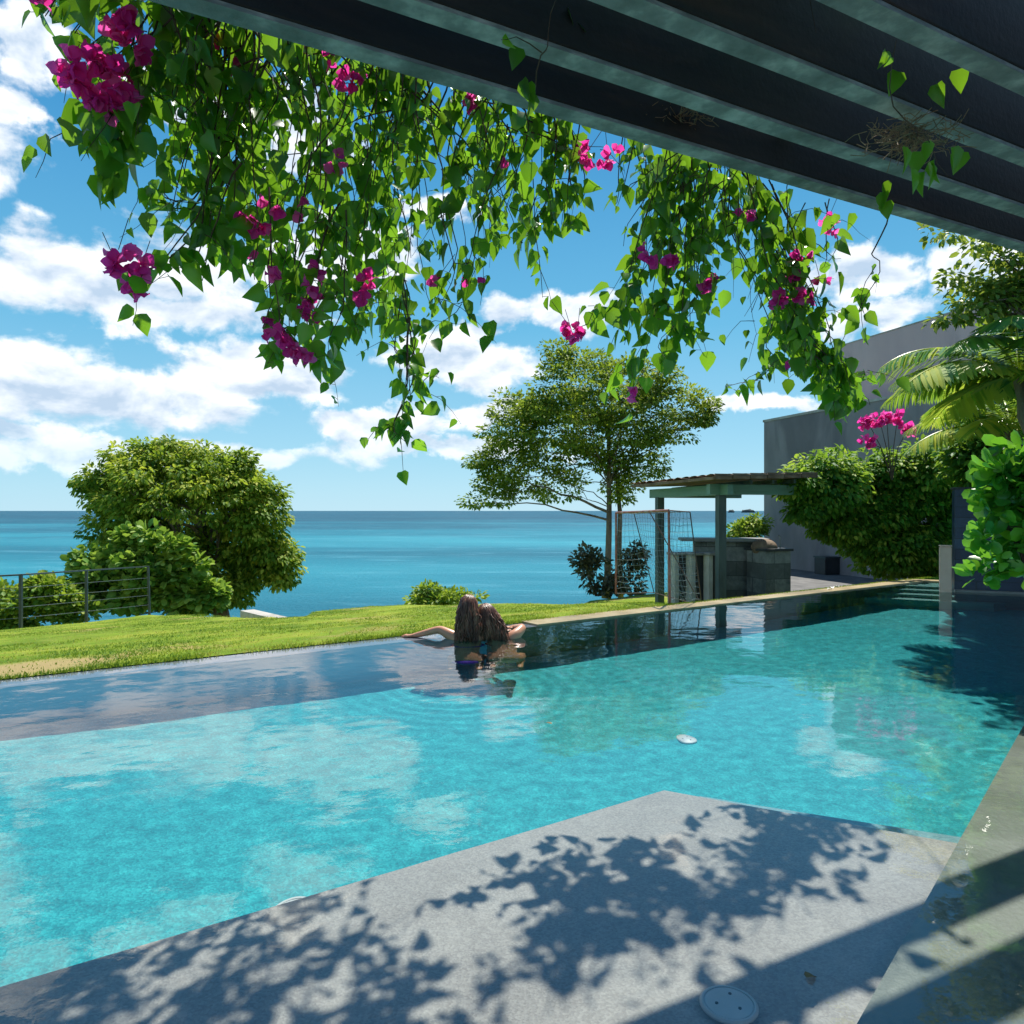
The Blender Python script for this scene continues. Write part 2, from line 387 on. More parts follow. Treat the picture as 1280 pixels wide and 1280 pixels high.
c = t.ramp(n1, [(.32, (.09, .17, .012)), (.5, (.17, .26, .02)), (.68, (.30, .34, .04))])
c = t.mix(t.math('MULTIPLY', t.smooth(n2, .48, .72), .6), c, (.30, .22, .07))
c = t.mix(t.math('MULTIPLY', t.smooth(n3, .5, .8), .5), c, (.05, .09, .01))
dry = t.smooth(t.noise(ob, .55, 5, .65, .4), .56, .66); c = t.mix(t.math('MULTIPLY', dry, .8), c, (.36, .27, .11)); dp = t.smooth(t.vmath('LENGTH', t.vmath('SUBTRACT', ob, tuple(onA(.15, .5, 0))).outputs[0]).outputs[1], 0.8, .2)
c = t.mix(t.math('MULTIPLY', dp, .85), c, (.38, .28, .14))
# bare sea slope below the crest
sz = t.n('ShaderNodeSeparateXYZ', i_0=ob); c = t.mix(t.smooth(sz.outputs[2], -2.6, -4.5), c, (.10, .12, .05))
t.put(p.inputs['Base Color'], c); p.inputs['Roughness'].default_value = .95; p.inputs['Specular IOR Level'].default_value = .1
bb = t.n('ShaderNodeBump', i_Height=t.math('ADD', n2, n3)); bb.inputs['Strength'].default_value = .8; bb.inputs['Distance'].default_value = .03
t.t.links.new(bb.outputs[0], p.inputs['Normal']); M['lawn'] = m
mb = MB(); rows = []
tts = [0, .06, .2, .4, .7] + [1 + .35 * i for i in range(48)] + [19.5, 21, 22.5, 24, 28, 36, 46, 60, 90]
ss = [-60, -40, -25, -16, -10, -7] + [-5 + .3 * i for i in range(100)] + [26, 28, 32, 40, 60]
for s_ in ss:
    rows.append([tuple(onA(s_, tt, terr(s_, tt))) for tt in tts])
mb.grid(rows); tag(mb.build('lawn', M['lawn'], smooth=True), kind='structure')

# short grass blades on the near lawn
N = 170000
S = rng.uniform(-7, 13, N * 2); T_ = 14 * rng.uniform(0.001, 1, N * 2) ** 1.8 - .012
keep = T_ < np.interp(S, cs, ct) + .05; S = S[keep][:N]; T_ = T_[keep][:N]
Z = np.array([terr(a, b) for a, b in zip(S, T_)])
X = a0.x + dA.x * S + nA.x * T_; Y = a0.y + dA.y * S + nA.y * T_
hgt = rng.uniform(.007, .020, len(S)) * (1 + .7 * (T_ < .15)); ang = rng.uniform(0, 6.28, len(S)); wd = rng.uniform(.004, .008, len(S))
lx = rng.normal(0, .012, len(S)); ly = rng.normal(0, .012, len(S))
V = np.zeros((len(S), 3, 3))
V[:, 0] = np.stack([X - np.cos(ang) * wd, Y - np.sin(ang) * wd, Z - .004], 1)
V[:, 1] = np.stack([X + np.cos(ang) * wd, Y + np.sin(ang) * wd, Z - .004], 1)
V[:, 2] = np.stack([X + lx, Y + ly, Z + hgt], 1)
def raw_mesh(name, verts, loops, k, var=None):
    me = bpy.data.meshes.new(name); nv = len(verts); nf = len(loops) // k
    me.vertices.add(nv); me.vertices.foreach_set('co', verts.astype(np.float32).ravel())
    me.loops.add(len(loops)); me.loops.foreach_set('vertex_index', loops.astype(np.int32))
    me.polygons.add(nf); me.polygons.foreach_set('loop_start', np.arange(nf, dtype=np.int32) * k)
    try: me.polygons.foreach_set('loop_total', np.full(nf, k, dtype=np.int32))
    except Exception: pass
    if var is not None:
        at = me.attributes.new('var', 'FLOAT', 'FACE'); at.data.foreach_set('value', var.astype(np.float32))
    me.update(calc_edges=True); return me
pn = np.array([mnoise.noise(Vector((x * .7, y * .45, 0))) + .6 * mnoise.noise(Vector((x * 2.6, y * 1.8, 4))) for x, y in zip(X, Y)])
thin = rng.random(len(X)) > np.clip((pn - .02) * 2.6, 0, .93)
thin &= ((X - onA(.15, .5).x) ** 2 + (Y - onA(.15, .5).y) ** 2 > .22) | (rng.random(len(X)) < .15)
V = V[thin]; S = S[thin]; pn = pn[thin]
me = raw_mesh('grass', V.reshape(-1, 3), np.arange(len(S) * 3), 3, np.clip(.5 + pn * 1.5 + rng.normal(0, .16, len(S)), 0, 1))
tag(link('grass', me, M['grass']), kind='stuff', label='short trimmed yellow green grass blades covering the lawn', cat='grass')

# ------------------------------------------------------------------ pool
def pebble(name, stops, fine, patch, caust=0.0, rough=.6):
    """pebbled pool plaster: fine cellular grains in several tones"""
    m, t, p, o = bsdf_mat(name); tc = t.n('ShaderNodeTexCoord'); ob = tc.outputs['Object']
    vo = t.n('ShaderNodeTexVoronoi', i_Vector=ob); vo.inputs['Scale'].default_value = fine
    sx = t.n('ShaderNodeSeparateColor', i_0=vo.outputs['Color'])
    g = t.math('ADD', t.math('ADD', t.math('MULTIPLY', sx.outputs[0], .28), t.math('MULTIPLY', t.noise(ob, fine * .35, 3, .6), .28)), t.math('MULTIPLY', t.noise(ob, patch, 6, .65, .8), .75), clamp=False)
    c = t.ramp(g, [(.3, stops[0]), (.62, stops[1]), (.95, stops[2])])
    t.put(p.inputs['Base Color'], c); p.inputs['Roughness'].default_value = rough
    b = t.n('ShaderNodeBump', i_Height=vo.outputs['Distance']); b.inputs['Strength'].default_value = .3; b.inputs['Distance'].default_value = .004
    t.t.links.new(b.outputs[0], p.inputs['Normal']); return m
M['floor'] = pebble('turquoise_pool_plaster', [(.001, .19, .225), (.002, .35, .39), (.03, .60, .61)], 110, 11)
M['ledge'] = pebble('grey_pool_plaster', [(.29, .25, .225), (.43, .38, .345), (.60, .54, .49)], 170, 3)
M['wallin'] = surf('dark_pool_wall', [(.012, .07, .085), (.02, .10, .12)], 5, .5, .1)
M['wallsky'] = surf('sky_reflection_pool_wall', [(.14, .40, .68), (.20, .48, .76)], 5, .5, .1)  # sky reflection put into the colour of the wall's left run
M['cope'] = surf('wet_gold_stone', [(.20, .15, .075), (.34, .26, .13), (.42, .34, .20)], 2.2, .35, .3, 50, grime=((.12, .11, .07), .6))
M['weir'] = surf('violet_grey_weir_stone', [(.22, .23, .29), (.32, .32, .38)], 2.0, .35, .3, 50)
M['deck'] = surf('wet_grey_green_concrete', [(.17, .18, .14), (.27, .275, .22), (.36, .35, .30)], 2.2, .45, .35, 45, grime=((.10, .13, .06), .5), detail=9)
Pfar = onA(-14); 
# floor
def fz(s): return -min(1.75, max(.9, 1.0 + .085 * s))
mb = MB(); mb.grid([[tuple(onA(s_, tt, fz(s_))) for s_ in (-14, -5, -1, 0, 2, 4, 6, 8, 8.8, 12, 20)] for tt in (-14, -8, -4, -.15)])
tag(mb.build('pool_floor', M['floor']), kind='structure')
# far inner wall, weir (left) and raised coping (right)
sW = (G(655, 779) - a0).dot(dA)
def strip(s0, s1, o0, o1, z0, z1, nm, mat):
    mb = MB(); pts = [onA(s0, o0), onA(s1, o0), onA(s1, o1), onA(s0, o1)]; mb.prism(pts, z0, z1)
    return tag(mb.build(nm, mat), kind='structure')
strip(-14, sW - .6, -.255, -.02, FLOOR - .02, -.034, 'pool_wall', M['wallsky'])
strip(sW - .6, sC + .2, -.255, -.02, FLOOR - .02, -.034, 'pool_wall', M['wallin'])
strip(-14, sW, -.258, 0, -.030, -.016, 'pool_weir', M['weir'])
strip(sW + .002, sC + .02, -.262, .03, -.030, .016, 'pool_coping', M['cope'])
mb = MB(); q = C + dB * 4.5; nb_ = Vector((-dB.y, dB.x, 0))
mb.prism([C + dA * .02, q, q + nb_ * .26, C + nb_ * .26 + dA * .02], FLOOR - .05, .015); tag(mb.build('pool_end_coping', M['cope']), kind='structure')
# ledge
L1 = G(0, 1255, -.08); L2 = G(830, 1003, -.08); L3 = G(1188, 1070, -.08); dL = (L1 - L2).normalized(); dM = (L3 - L2).normalized()
Lf = L2 + dL * 12; Lr = L3 + dM * .4
mb = MB(); mb.prism([Lf, (Lf.x, -8), (9, -8), (Lr.x + 1, -1.0), (Lr.x, Lr.y), L2], FLOOR - .01, -.08); tag(mb.build('pool_ledge', M['ledge']), kind='structure')
nM = Vector((-dM.y, dM.x, 0)); nM = nM if nM.y > 0 else -nM
mb = MB(); s1 = L2 + dM * .12 + nM * .005; s2 = L3 + dM * .5 + nM * .005
mb.prism([s1, s2, s2 + nM * .2, s1 + nM * .12], FLOOR - .01, -.20); tag(mb.build('pool_lower_step', pebble('pale_cyan_step_plaster', [(.12, .30, .34), (.2, .40, .44), (.32, .52, .54)], 120, 4)), kind='structure')
# right-hand deck just awash
mb = MB(); k0 = R1 - dR * 6
mb.prism([k0, k0 + nR * 3.0, Rend + nR * 3.0, Rend], FLOOR - .03, -.012); tag(mb.build('pool_deck', M['deck']), kind='structure')
# corner steps
nin = -nA
for i, z in enumerate((-1.05, -.75, -.45, -.15)):
    w = 1.75 - .36 * i
    base = C + dA * -(.30 + (3 - i) * .36 + .35); base = base - nA * .26
    p0 = base; p1 = C - nA * .26 + dA * .1
    ln = 1.5 - .0 * i
    q0 = Vector(p0) + dB * (1.3 + .1 * (3 - i)); q1 = Vector(p1) + dB * (1.6 + .1 * (3 - i))
    mb = MB(); mb.prism([p0, q0, q1 + dA * .2, p1 + dA * .2], FLOOR - .01 - .001 * i, z)
    tag(mb.build('pool_step', surf('step_plaster_%d' % i, [(.16, .42, .42), (.25, .52, .50)], 4, .6, .1)), kind='structure')

# water
m = bpy.data.materials.new('pool_water'); m.use_nodes = True; t = NT(m.node_tree)
o = t.n('ShaderNodeOutputMaterial'); tc = t.n('ShaderNodeTexCoord'); ob = tc.outputs['Object']
h = t.noise(ob, 22, 3, .55, .4)
b = t.n('ShaderNodeBump', i_Height=h); b.inputs['Strength'].default_value = .25; b.inputs['Distance'].default_value = .0012
fr = t.n('ShaderNodeFresnel'); fr.inputs['IOR'].default_value = 1.34; t.t.links.new(b.outputs[0], fr.inputs['Normal'])
gl = t.n('ShaderNodeBsdfGlossy'); gl.inputs['Roughness'].default_value = .012; t.t.links.new(b.outputs[0], gl.inputs['Normal'])
tr = t.n('ShaderNodeBsdfRefraction', i_Color=(.93, .99, .99, 1)); tr.inputs['IOR'].default_value = 1.33; tr.inputs['Roughness'].default_value = 0
mx = t.n('ShaderNodeMixShader'); t.put(mx.inputs[0], t.math('POWER', fr.outputs[0], .72)); t.t.links.new(tr.outputs[0], mx.inputs[1]); t.t.links.new(gl.outputs[0], mx.inputs[2])
t.t.links.new(mx.outputs[0], o.inputs[0]); M['water'] = m
def wave(x, y):
    z = .0020 * mnoise.noise(Vector((x * 1.3, y * 1.6, 0))) + .0010 * mnoise.noise(Vector((x * 3.6, y * 4.2, 5))) + .00055 * mnoise.noise(Vector((x * 9, y * 10, 9))) + .00014 * mnoise.noise(Vector((x * 19, y * 19, 2)))
    for (cx, cy, fr_, amp, rad) in ((-.33, 6.62, 44, .0006, 1.7), (1.0, 7.2, 50, .00015, 1.6), (1.9, 2.7, 60, .0008, .5), (3.3, 5.2, 50, .0004, .7)):
        l = math.hypot(x - cx, y - cy)
        if l < rad: z += amp * (1 - l / rad) ** 1.0 * math.sin(l * fr_ + 1.2 * mnoise.noise(Vector((x * 1.2, y * 1.2, cx))))
    return z
nbn = Vector((-dB.y, dB.x, 0))
tt_ = [-.004 - 8.6 * (j / 560) ** 1.25 for j in range(561)]
ss_ = [-7 + 22 * i / 620 for i in range(621)]
V = []; idx = {}; Fq = []
W_ = np.zeros((len(tt_), len(ss_), 3))
for j, tt in enumerate(tt_):
    for i, s_ in enumerate(ss_):
        x = a0.x + dA.x * s_ + nA.x * tt; y = a0.y + dA.y * s_ + nA.y * tt
        W_[j, i] = (x, y, wave(x, y) * min(1, (-tt) / .12 + .15))
ii, jj = np.meshgrid(np.arange(len(ss_) - 1), np.arange(len(tt_) - 1))
n_ = len(ss_); q0 = jj * n_ + ii
Q = np.stack([q0, q0 + n_, q0 + n_ + 1, q0 + 1], -1).reshape(-1, 4)
cx = W_.reshape(-1, 3)[Q[:, 0]]
inside = ((cx[:, 0] - C.x) * nbn.x + (cx[:, 1] - C.y) * nbn.y < 0.05) & ~((cx @ np.array([dA.x, dA.y, 0]) - a0.dot(dA) > sW) & (cx @ np.array([nA.x, nA.y, 0]) - a0.dot(nA) > -.2))
Q = Q[inside]
me = raw_mesh('pool_water', W_.reshape(-1, 3), Q.reshape(-1), 4)
wo = tag(link('pool_water', me, M['water'], None, True), kind='structure'); wo.cycles.is_caustics_caster = True
for o_ in COL.objects:
    if o_.name.startswith('pool_') and o_ is not wo: o_.cycles.is_caustics_receiver = True

# retaining wall pale top seen beyond the lawn
mb = MB(); p0 = GL(318, 772, 0); p1 = GL(392, 771.5, 0); d = (p1 - p0).normalized()
mb.box((p0 + p1) / 2 + Vector((0, .9, -.72)), ((p1 - p0).length + 2.2, .3, 1.02), d)
tag(mb.build('retaining_wall', M['concrete']), 'white concrete wall top showing at the gap in the lawn edge above the sea', 'wall')

# drain covers
def PF(px, py):
    """floor point seen through the refracting surface at a pixel"""
    p = G(px, py); d = Vector((p.x, p.y, -H)).normalized(); hz = Vector((d.x, d.y, 0)); st = hz.length / 1.33; tn = st / math.sqrt(1 - st * st)
    s_ = (p - a0).dot(dA); z = fz(s_); q = p + hz.normalized() * tn * -z; z = fz((q - a0).dot(dA)); q = p + hz.normalized() * tn * -z; q.z = z + .004; return q
def drain(c, r, label, mat, tilt=0):
    e = empty('drain_cover', c, label, 'drain cover', 'round pool covers')
    mb = MB(); c = Vector(c); mb.lathe([(r, 0), (r, .008), (r * .93, .014), (r * .86, .014), (r * .84, .009)], c, 40); mb.build('rim', mat, e)
    mb = MB(); mb.lathe([(r * .82, .006), (r * .82, .012), (r * .3, .018), (r * .01, .018)], c, 40); mb.build('lid', mat, e)
    for k in range(3):
        a = 2.1 * k + 1.2; mb = MB(); mb.lathe([(r * .06, .0), (r * .06, .0195)], c + Vector((math.cos(a), math.sin(a), 0)) * r * .45, 10); mb.build('screw', M['black'], e)
    return e
drain(G(911, 1272, -.061), .068, 'round grey cover with three dark screws lying on the shallow grey ledge', M['white'])
drain(PF(370, 1141), .10, 'pale round cover on the blue pool floor half hidden by the ledge edge', M['white'])
drain(PF(858, 925), .065, 'white round cover on the blue pool floor in open water', M['white'])

# ------------------------------------------------------------------ leaves
def quads(rows_left, mid, rows_right):
    pass
def heart(curl=.12, fold=.16, wid=.40):
    """leaf: base at origin, tip along +Y, face normal +Z; returns verts, quads"""
    ts = [0.0, .06, .26, .55, .82, 1.0]; ws = [.10, .62, 1.0, .74, .30, .01]
    v = []
    for tt, w in zip(ts, ws):
        y = tt if tt > 0 else -.02; z = -curl * tt * tt; w *= wid
        yo = -.06 if .01 < tt < .1 else 0
        v += [(-w, y + yo, z + w * fold * 2), (0, y, z), (w, y + yo, z + w * fold * 2)]
    f = []
    for i in range(len(ts) - 1):
        b = 3 * i; f += [(b, b + 1, b + 4, b + 3), (b + 1, b + 2, b + 5, b + 4)]
    return np.array(v), np.array(f)
def bract():
    ts = [0, .15, .4, .65, .86, 1.0]; ws = [.06, .26, .40, .40, .24, .02]; v = []
    for i, (tt, w) in enumerate(zip(ts, ws)):
        z = .16 * math.sin(tt * 2.6); rf = .05 * (-1) ** i
        v += [(-w, tt, z + w * .25 + rf), (0, tt, z), (w, tt, z + w * .25 - rf)]
    f = []
    for i in range(5):
        b = 3 * i; f += [(b, b + 1, b + 4, b + 3), (b + 1, b + 2, b + 5, b + 4)]
    return np.array(v), np.array(f)
def oval(wid=.28, fold=.2, round_=False):
    ts = [0, .3, .7, 1.0] if not round_ else [0, .3, .65, 1.0]; ws = [.08, .9, .8, .02] if not round_ else [.15, .8, 1.0, .45]
    v = []
    for tt, w in zip(ts, ws):
        w *= wid; v += [(-w, tt, w * fold * 2 - .1 * tt * tt), (0, tt, -.1 * tt * tt), (w, tt, w * fold * 2 - .1 * tt * tt)]
    f = []
    for i in range(3):
        b = 3 * i; f += [(b, b + 1, b + 4, b + 3), (b + 1, b + 2, b + 5, b + 4)]
    return np.array(v), np.array(f)
def small(wid=.3, fold=.25):
    v = np.array([(0, 0, 0), (wid, .45, wid * fold), (0, 1, -.1), (-wid, .45, wid * fold)]); return v, np.array([(0, 1, 2, 3)])
HEART = heart(); HEART2 = heart(.3, .3, .36); OVAL = oval(); ROUND = oval(.36, .12, True); SMALL = small(); TRI = bract()
def leaves(name, tmpl, P, D, Nn, size, var, mat, parent, base=None):
    P = np.asarray(P, float); D = np.asarray(D, float); Nn = np.asarray(Nn, float); size = np.asarray(size, float); var = np.asarray(var, float)
    D /= np.linalg.norm(D, axis=1, keepdims=True) + 1e-9
    S = np.cross(D, Nn); S /= np.linalg.norm(S, axis=1, keepdims=True) + 1e-9
    Nn = np.cross(S, D)
    tv, tf = tmpl; n = len(P); k = len(tv)
    V = P[:, None, :] + size[:, None, None] * (tv[None, :, 0:1] * S[:, None] + tv[None, :, 1:2] * D[:, None] + tv[None, :, 2:3] * Nn[:, None])
    Fc = (tf[None] + (np.arange(n) * k)[:, None, None]).reshape(-1)
    me = raw_mesh(name, V.reshape(-1, 3), Fc, 4, np.repeat(var, len(tf)))
    return link(name, me, mat, parent)
def rv(n): 
    v = rng.normal(0, 1, (n, 3)); return v / np.linalg.norm(v, axis=1, keepdims=True)

def crown(name, parent, ells, D, nclump, clr, per, size, mat, tmpl=SMALL, depth=.9, droop=.3, upn=.7, vmean=.5, zmin=None, clip=None, cols=None):
    """foliage from leafy clumps inside ellipsoids given by their photo outline at distance D; returns clump centres"""
    wts = np.array([e[2] * e[3] for e in ells], float); wts /= wts.sum(); cen = []
    P = []; DD = []; NN = []; SZ = []; VV = []
    for i in range(nclump):
        e = ells[rng.choice(len(ells), p=wts)]
        Dd = D + (e[4] if len(e) > 4 else 0)
        c = np.array(AT(e[0], e[1], Dd)); rx = e[2] / F * Dd; rz = e[3] / F * Dd; ry = rx * depth
        u = rv(1)[0] * (rng.uniform(.25, 1) ** .45)
        cc = c + u * np.array([rx, ry, rz]) * (1 - clr / max(rx, rz) * .6)
        cen.append((cc, u))
        r = clr * rng.uniform(.6, 1.35); n = int(per * (r / clr) ** 2 * rng.uniform(.7, 1.2))
        q = rv(n); q[:, 2] = np.where(q[:, 2] < -.3, q[:, 2] * .5, q[:, 2])
        rad = rng.uniform(.35, 1.05, n) ** .6
        pp = cc + q * rad[:, None] * r * np.array([1.15, 1.15, .75])
        d = q + u * .5 + rv(n) * .6; d[:, 2] -= droop
        P.append(pp); DD.append(d); nn = rv(n) * .6 + q * .4; nn[:, 2] += upn; NN.append(nn)
        SZ.append(size * rng.uniform(.6, 1.25, n)); base = vmean + rng.normal(0, .14)
        VV.append(np.clip(base + rng.normal(0, .17, n) + .12 * q[:, 2], 0, 1))
    leaves(name, tmpl, np.concatenate(P), np.concatenate(DD), np.concatenate(NN), np.concatenate(SZ), np.concatenate(VV), mat, parent)
    return cen
def limb(mb, p, q, r0, r1, sag=.15, n=7, seg=6):
    p = Vector(p); q = Vector(q); L = (q - p).length
    off = Vector((random.uniform(-1, 1), random.uniform(-1, 1), random.uniform(.2, 1))) * L * sag
    pts = []
    for i in range(n + 1):
        tt = i / n; w = Vector((random.uniform(-1, 1), random.uniform(-1, 1), random.uniform(-1, 1))) * L * .018
        pts.append(p.lerp(q, tt) + off * math.sin(math.pi * tt) + (w if 0 < i < n else Vector()))
    mb.tube(pts, [r0 + (r1 - r0) * i / n for i in range(n + 1)], seg, False); return pts

# ---- centre tree
def tree(name, label, cat, base, top, r, ells, D, mat, nclump, clr, per, size, tmpl=SMALL, nl=26, kmin=3, lr=1.0, extra=None, group=None, bend=0.0, **kw):
    e = empty(name, base, label, cat, group)
    mb = MB(); base = Vector(base); top = Vector(top); pts = []
    for i in range(9):
        tt = i / 8; q = base.lerp(top, tt) + Vector((math.sin(tt * 4) * bend, math.sin(tt * 3) * bend, 0)); pts.append(q)
    mb.tube(pts, [r * (1.35 if i == 0 else 1 - .6 * i / 8) for i in range(9)], 10)
    cen = crown('crown', e, ells, D, nclump, clr, per, size, mat, tmpl, **kw)
    idx = rng.choice(len(cen), min(nl, len(cen)), replace=False)
    for j, i in enumerate(idx):
        cc = Vector(cen[i][0]); k = min(8, kmin + (j % (9 - kmin))); s_ = pts[k]
        if cc.z < s_.z - .3: s_ = pts[kmin - 1 + j % 3]
        mid = limb(mb, s_, s_.lerp(cc, .62), r * .42 * lr * (1 - k * .05), r * .16 * lr, .1)[-1]
        for _ in range(3):
            c2 = Vector(cen[rng.choice(len(cen))][0])
            tgt = cc if _ == 0 else (c2 if (c2 - mid).length < 1.3 else cc + Vector(rv(1)[0]) * clr)
            limb(mb, mid, tgt, r * .15 * lr, r * .04, .08, 5, 4)
    if extra: extra(mb)
    mb.build('trunk', M['bark'], e, True)
    return e
tree('shade_tree', 'tall open crowned olive green tree with thin trunk on the lawn beside the goal', 'tree',
     AT(758, 748, 24.0), AT(762, 520, 24.0), .125,
     [(745, 520, 112, 72), (690, 540, 88, 56), (645, 590, 58, 38), (615, 622, 38, 22), (725, 470, 60, 34), (655, 515, 44, 30), (610, 575, 26, 28), (800, 475, 60, 26), (815, 520, 72, 45), (860, 515, 44, 26), (880, 520, 26, 16), (800, 575, 50, 28), (775, 610, 30, 30), (700, 610, 50, 20), (700, 440, 26, 14)],
     24.0, M['tree_b'], 560, .33, 70, .135, nl=46, bend=.05, kmin=5, lr=.6, vmean=.5, depth=.85,
     extra=lambda mb: (mb.tube([AT(776, 748, 24.3), AT(774, 690, 24.3), AT(775, 640, 24.3), AT(770, 590, 24.3)], [.10, .085, .075, .05], 8),
                       limb(mb, AT(760, 640, 24), AT(655, 600, 23.7), .05, .02, .02), limb(mb, AT(760, 650, 24), AT(615, 628, 23.6), .04, .012, .03)))
# ---- dark round tree on the left
tree('seaside_tree', 'broad dense dark green tree with drooping side behind the fence end on the left', 'tree',
     AT(280, 790, 31.0), AT(245, 640, 31.0), .36,
     [(235, 625, 112, 70), (200, 600, 70, 44), (265, 590, 62, 36), (130, 610, 42, 32), (310, 650, 52, 70), (335, 690, 34, 42), (250, 715, 80, 52), (170, 660, 60, 56), (290, 735, 40, 32), (352, 712, 22, 28), (150, 575, 26, 16), (180, 565, 22, 12), (330, 610, 20, 20), (110, 600, 24, 18), (215, 556, 24, 10), (290, 575, 24, 12)],
     31.0, M['tree_c'], 900, .40, 62, .21, OVAL, nl=30, bend=.08, vmean=.5, depth=.8, droop=.9)
# ---- bushes
def bush(name, label, ells, D, mat, nclump, clr, per, size, tmpl=OVAL, cat='bush', group=None, **kw):
    c = AT(ells[0][0], ells[0][1] + ells[0][3], D); e = empty(name, c, label, cat, group)
    cen = crown('foliage', e, ells, D, nclump, clr, per, size, mat, tmpl, **kw)
    mb = MB(); 
    for i in rng.choice(len(cen), min(14, len(cen)), replace=False):
        limb(mb, c + Vector((random.uniform(-.1, .1), 0, -.05)), Vector(cen[i][0]), .022, .006, .08, 6, 5)
    mb.build('stem', M['stem'], e, True); return e
bush('broad_leaved_bush', 'bright broad leaved bush growing in front of the dark tree by the fence end', [(170, 725, 72, 42), (225, 738, 44, 34), (130, 728, 44, 36), (200, 690, 34, 26), (112, 700, 22, 20), (160, 676, 14, 20), (150, 700, 24, 22), (185, 668, 10, 14), (240, 706, 20, 16), (262, 745, 18, 20)],
     27, M['grape'], 250, .30, 26, .31, ROUND, depth=.5, droop=.1, vmean=.6)
bush('sea_grape_bush', 'yellow green bush seen through the railing at the left edge', [(10, 760, 60, 34), (60, 750, 44, 32), (50, 735, 18, 20), (95, 765, 26, 24), (-60, 750, 60, 40)],
     25, M['bush'], 210, .30, 40, .18, ROUND, depth=.5, droop=.1, vmean=.55)
bush('low_shrub', 'low green shrub poking above the lawn crest behind the two women', [(555, 750, 52, 10), (532, 742, 18, 11), (585, 748, 20, 8), (540, 754, 40, 8)], 18.6, M['bush'], 70, .18, 44, .12, OVAL, depth=.6, vmean=.5)
bush('dusky_shrub', 'dark purplish shrub around the foot of the trees next to the goal', [(748, 715, 30, 28), (785, 715, 26, 34), (735, 700, 20, 22), (790, 690, 18, 22), (760, 730, 34, 14)], 22.0, M['dusky'], 90, .2, 26, .15, OVAL, depth=.7, vmean=.5)
bush('sea_side_shrub', 'green shrub beyond the bar counter at the house corner', [(935, 668, 26, 16), (945, 655, 16, 12), (915, 676, 16, 8)], 26.5, M['bush'], 60, .25, 50, .15, OVAL, depth=.8, vmean=.6)

# ------------------------------------------------------------------ railing
e = empty('railing', GL(108, 777), 'dark metal railing with thin cables along the left lawn edge', 'railing')
pB = [GL(-120, 797), GL(26, 786), GL(108, 777), GL(187, 768)]
pT = [AT(-120, 726, pB[0].y), AT(26, 718.5, pB[1].y), AT(108, 713, pB[2].y), AT(185, 708, pB[3].y)]
for i in range(1, 4):
    mb = MB(); mb.bar(pB[i] - Vector((0, 0, .15)), pT[i], .06, .06, (0, 1, 0)); mb.build('post', M['metal'], e)
mb = MB()
for i in range(3): mb.bar(pT[i], pT[i + 1], .07, .035)
mb.build('top_rail', M['metal'], e)
mb = MB()
for k in (.2, .4, .56, .76):
    for i in range(3):
        mb.tube([pB[i].lerp(pT[i], k), pB[i + 1].lerp(pT[i + 1], k)], .006, 5)
mb.build('cable', M['cable'], e)

# ------------------------------------------------------------------ football goal
e = empty('football_goal', GL(837, 757), 'small rusty red football goal with sagging net on the lawn', 'goal')
nb = GL(837, 757); nt = AT(836, 638, nb.y); fb = AT(770, 742, nb.y + 1.9); ft = AT(770, 641, fb.y)
bk = (nb - fb).normalized(); perp = Vector((-bk.y, bk.x, 0)); perp = perp if perp.x > 0 else -perp
mb = MB(); mb.tube([nb, nt], .016, 8); mb.build('post', M['rust'], e)
mb = MB(); mb.tube([fb, ft], .016, 8); mb.build('post', M['rust'], e)
mb = MB(); mb.tube([nt, ft], .016, 8); mb.build('crossbar', M['rust'], e)
nb2 = nb + perp * .55 + bk * -.25 + Vector((0, 0, -.04)); fb2 = fb + perp * .6
nt2 = nt + perp * .28 + Vector((0, 0, -.02)); ft2 = ft + perp * .28
mb = MB()
for a, b in ((nb, nb2), (fb, fb2), (nb2, fb2), (nt, nt.lerp(nt2, 1)), (nt2, nb2), (ft, ft2), (ft2, fb2), (AT(812, 640, nb.y + .7), nb2)): mb.tube([a, b], .0075, 6)
mb.build('back_frame', M['pipe'], e)
mb = MB()
def netpatch(c00, c10, c11, c01, nu, nv, sag):
    def P(u, v):
        q = c00.lerp(c10, u).lerp(c01.lerp(c11, u), v); s = math.sin(math.pi * u) * math.sin(math.pi * v)
        return q + Vector((perp.x * -.10 * s, perp.y * -.10 * s, -sag * s + .02 * mnoise.noise(Vector((u * 9, v * 9, 2)))))
    for i in range(nu + 1): mb.tube([P(i / nu, j / (nv * 2)) for j in range(nv * 2 + 1)], .0022, 3, False)
    for j in range(nv + 1): mb.tube([P(i / (nu * 2), j / nv) for i in range(nu * 2 + 1)], .0022, 3, False)
netpatch(ft2, nt2, nb2, fb2, 18, 15, .05); netpatch(nt, nt2, nb2, nb, 7, 14, .02); netpatch(ft, ft2, fb2, fb, 7, 14, .02); netpatch(ft, nt, nt2, ft2, 18, 3, .02)
mb.build('net', M['net'], e)

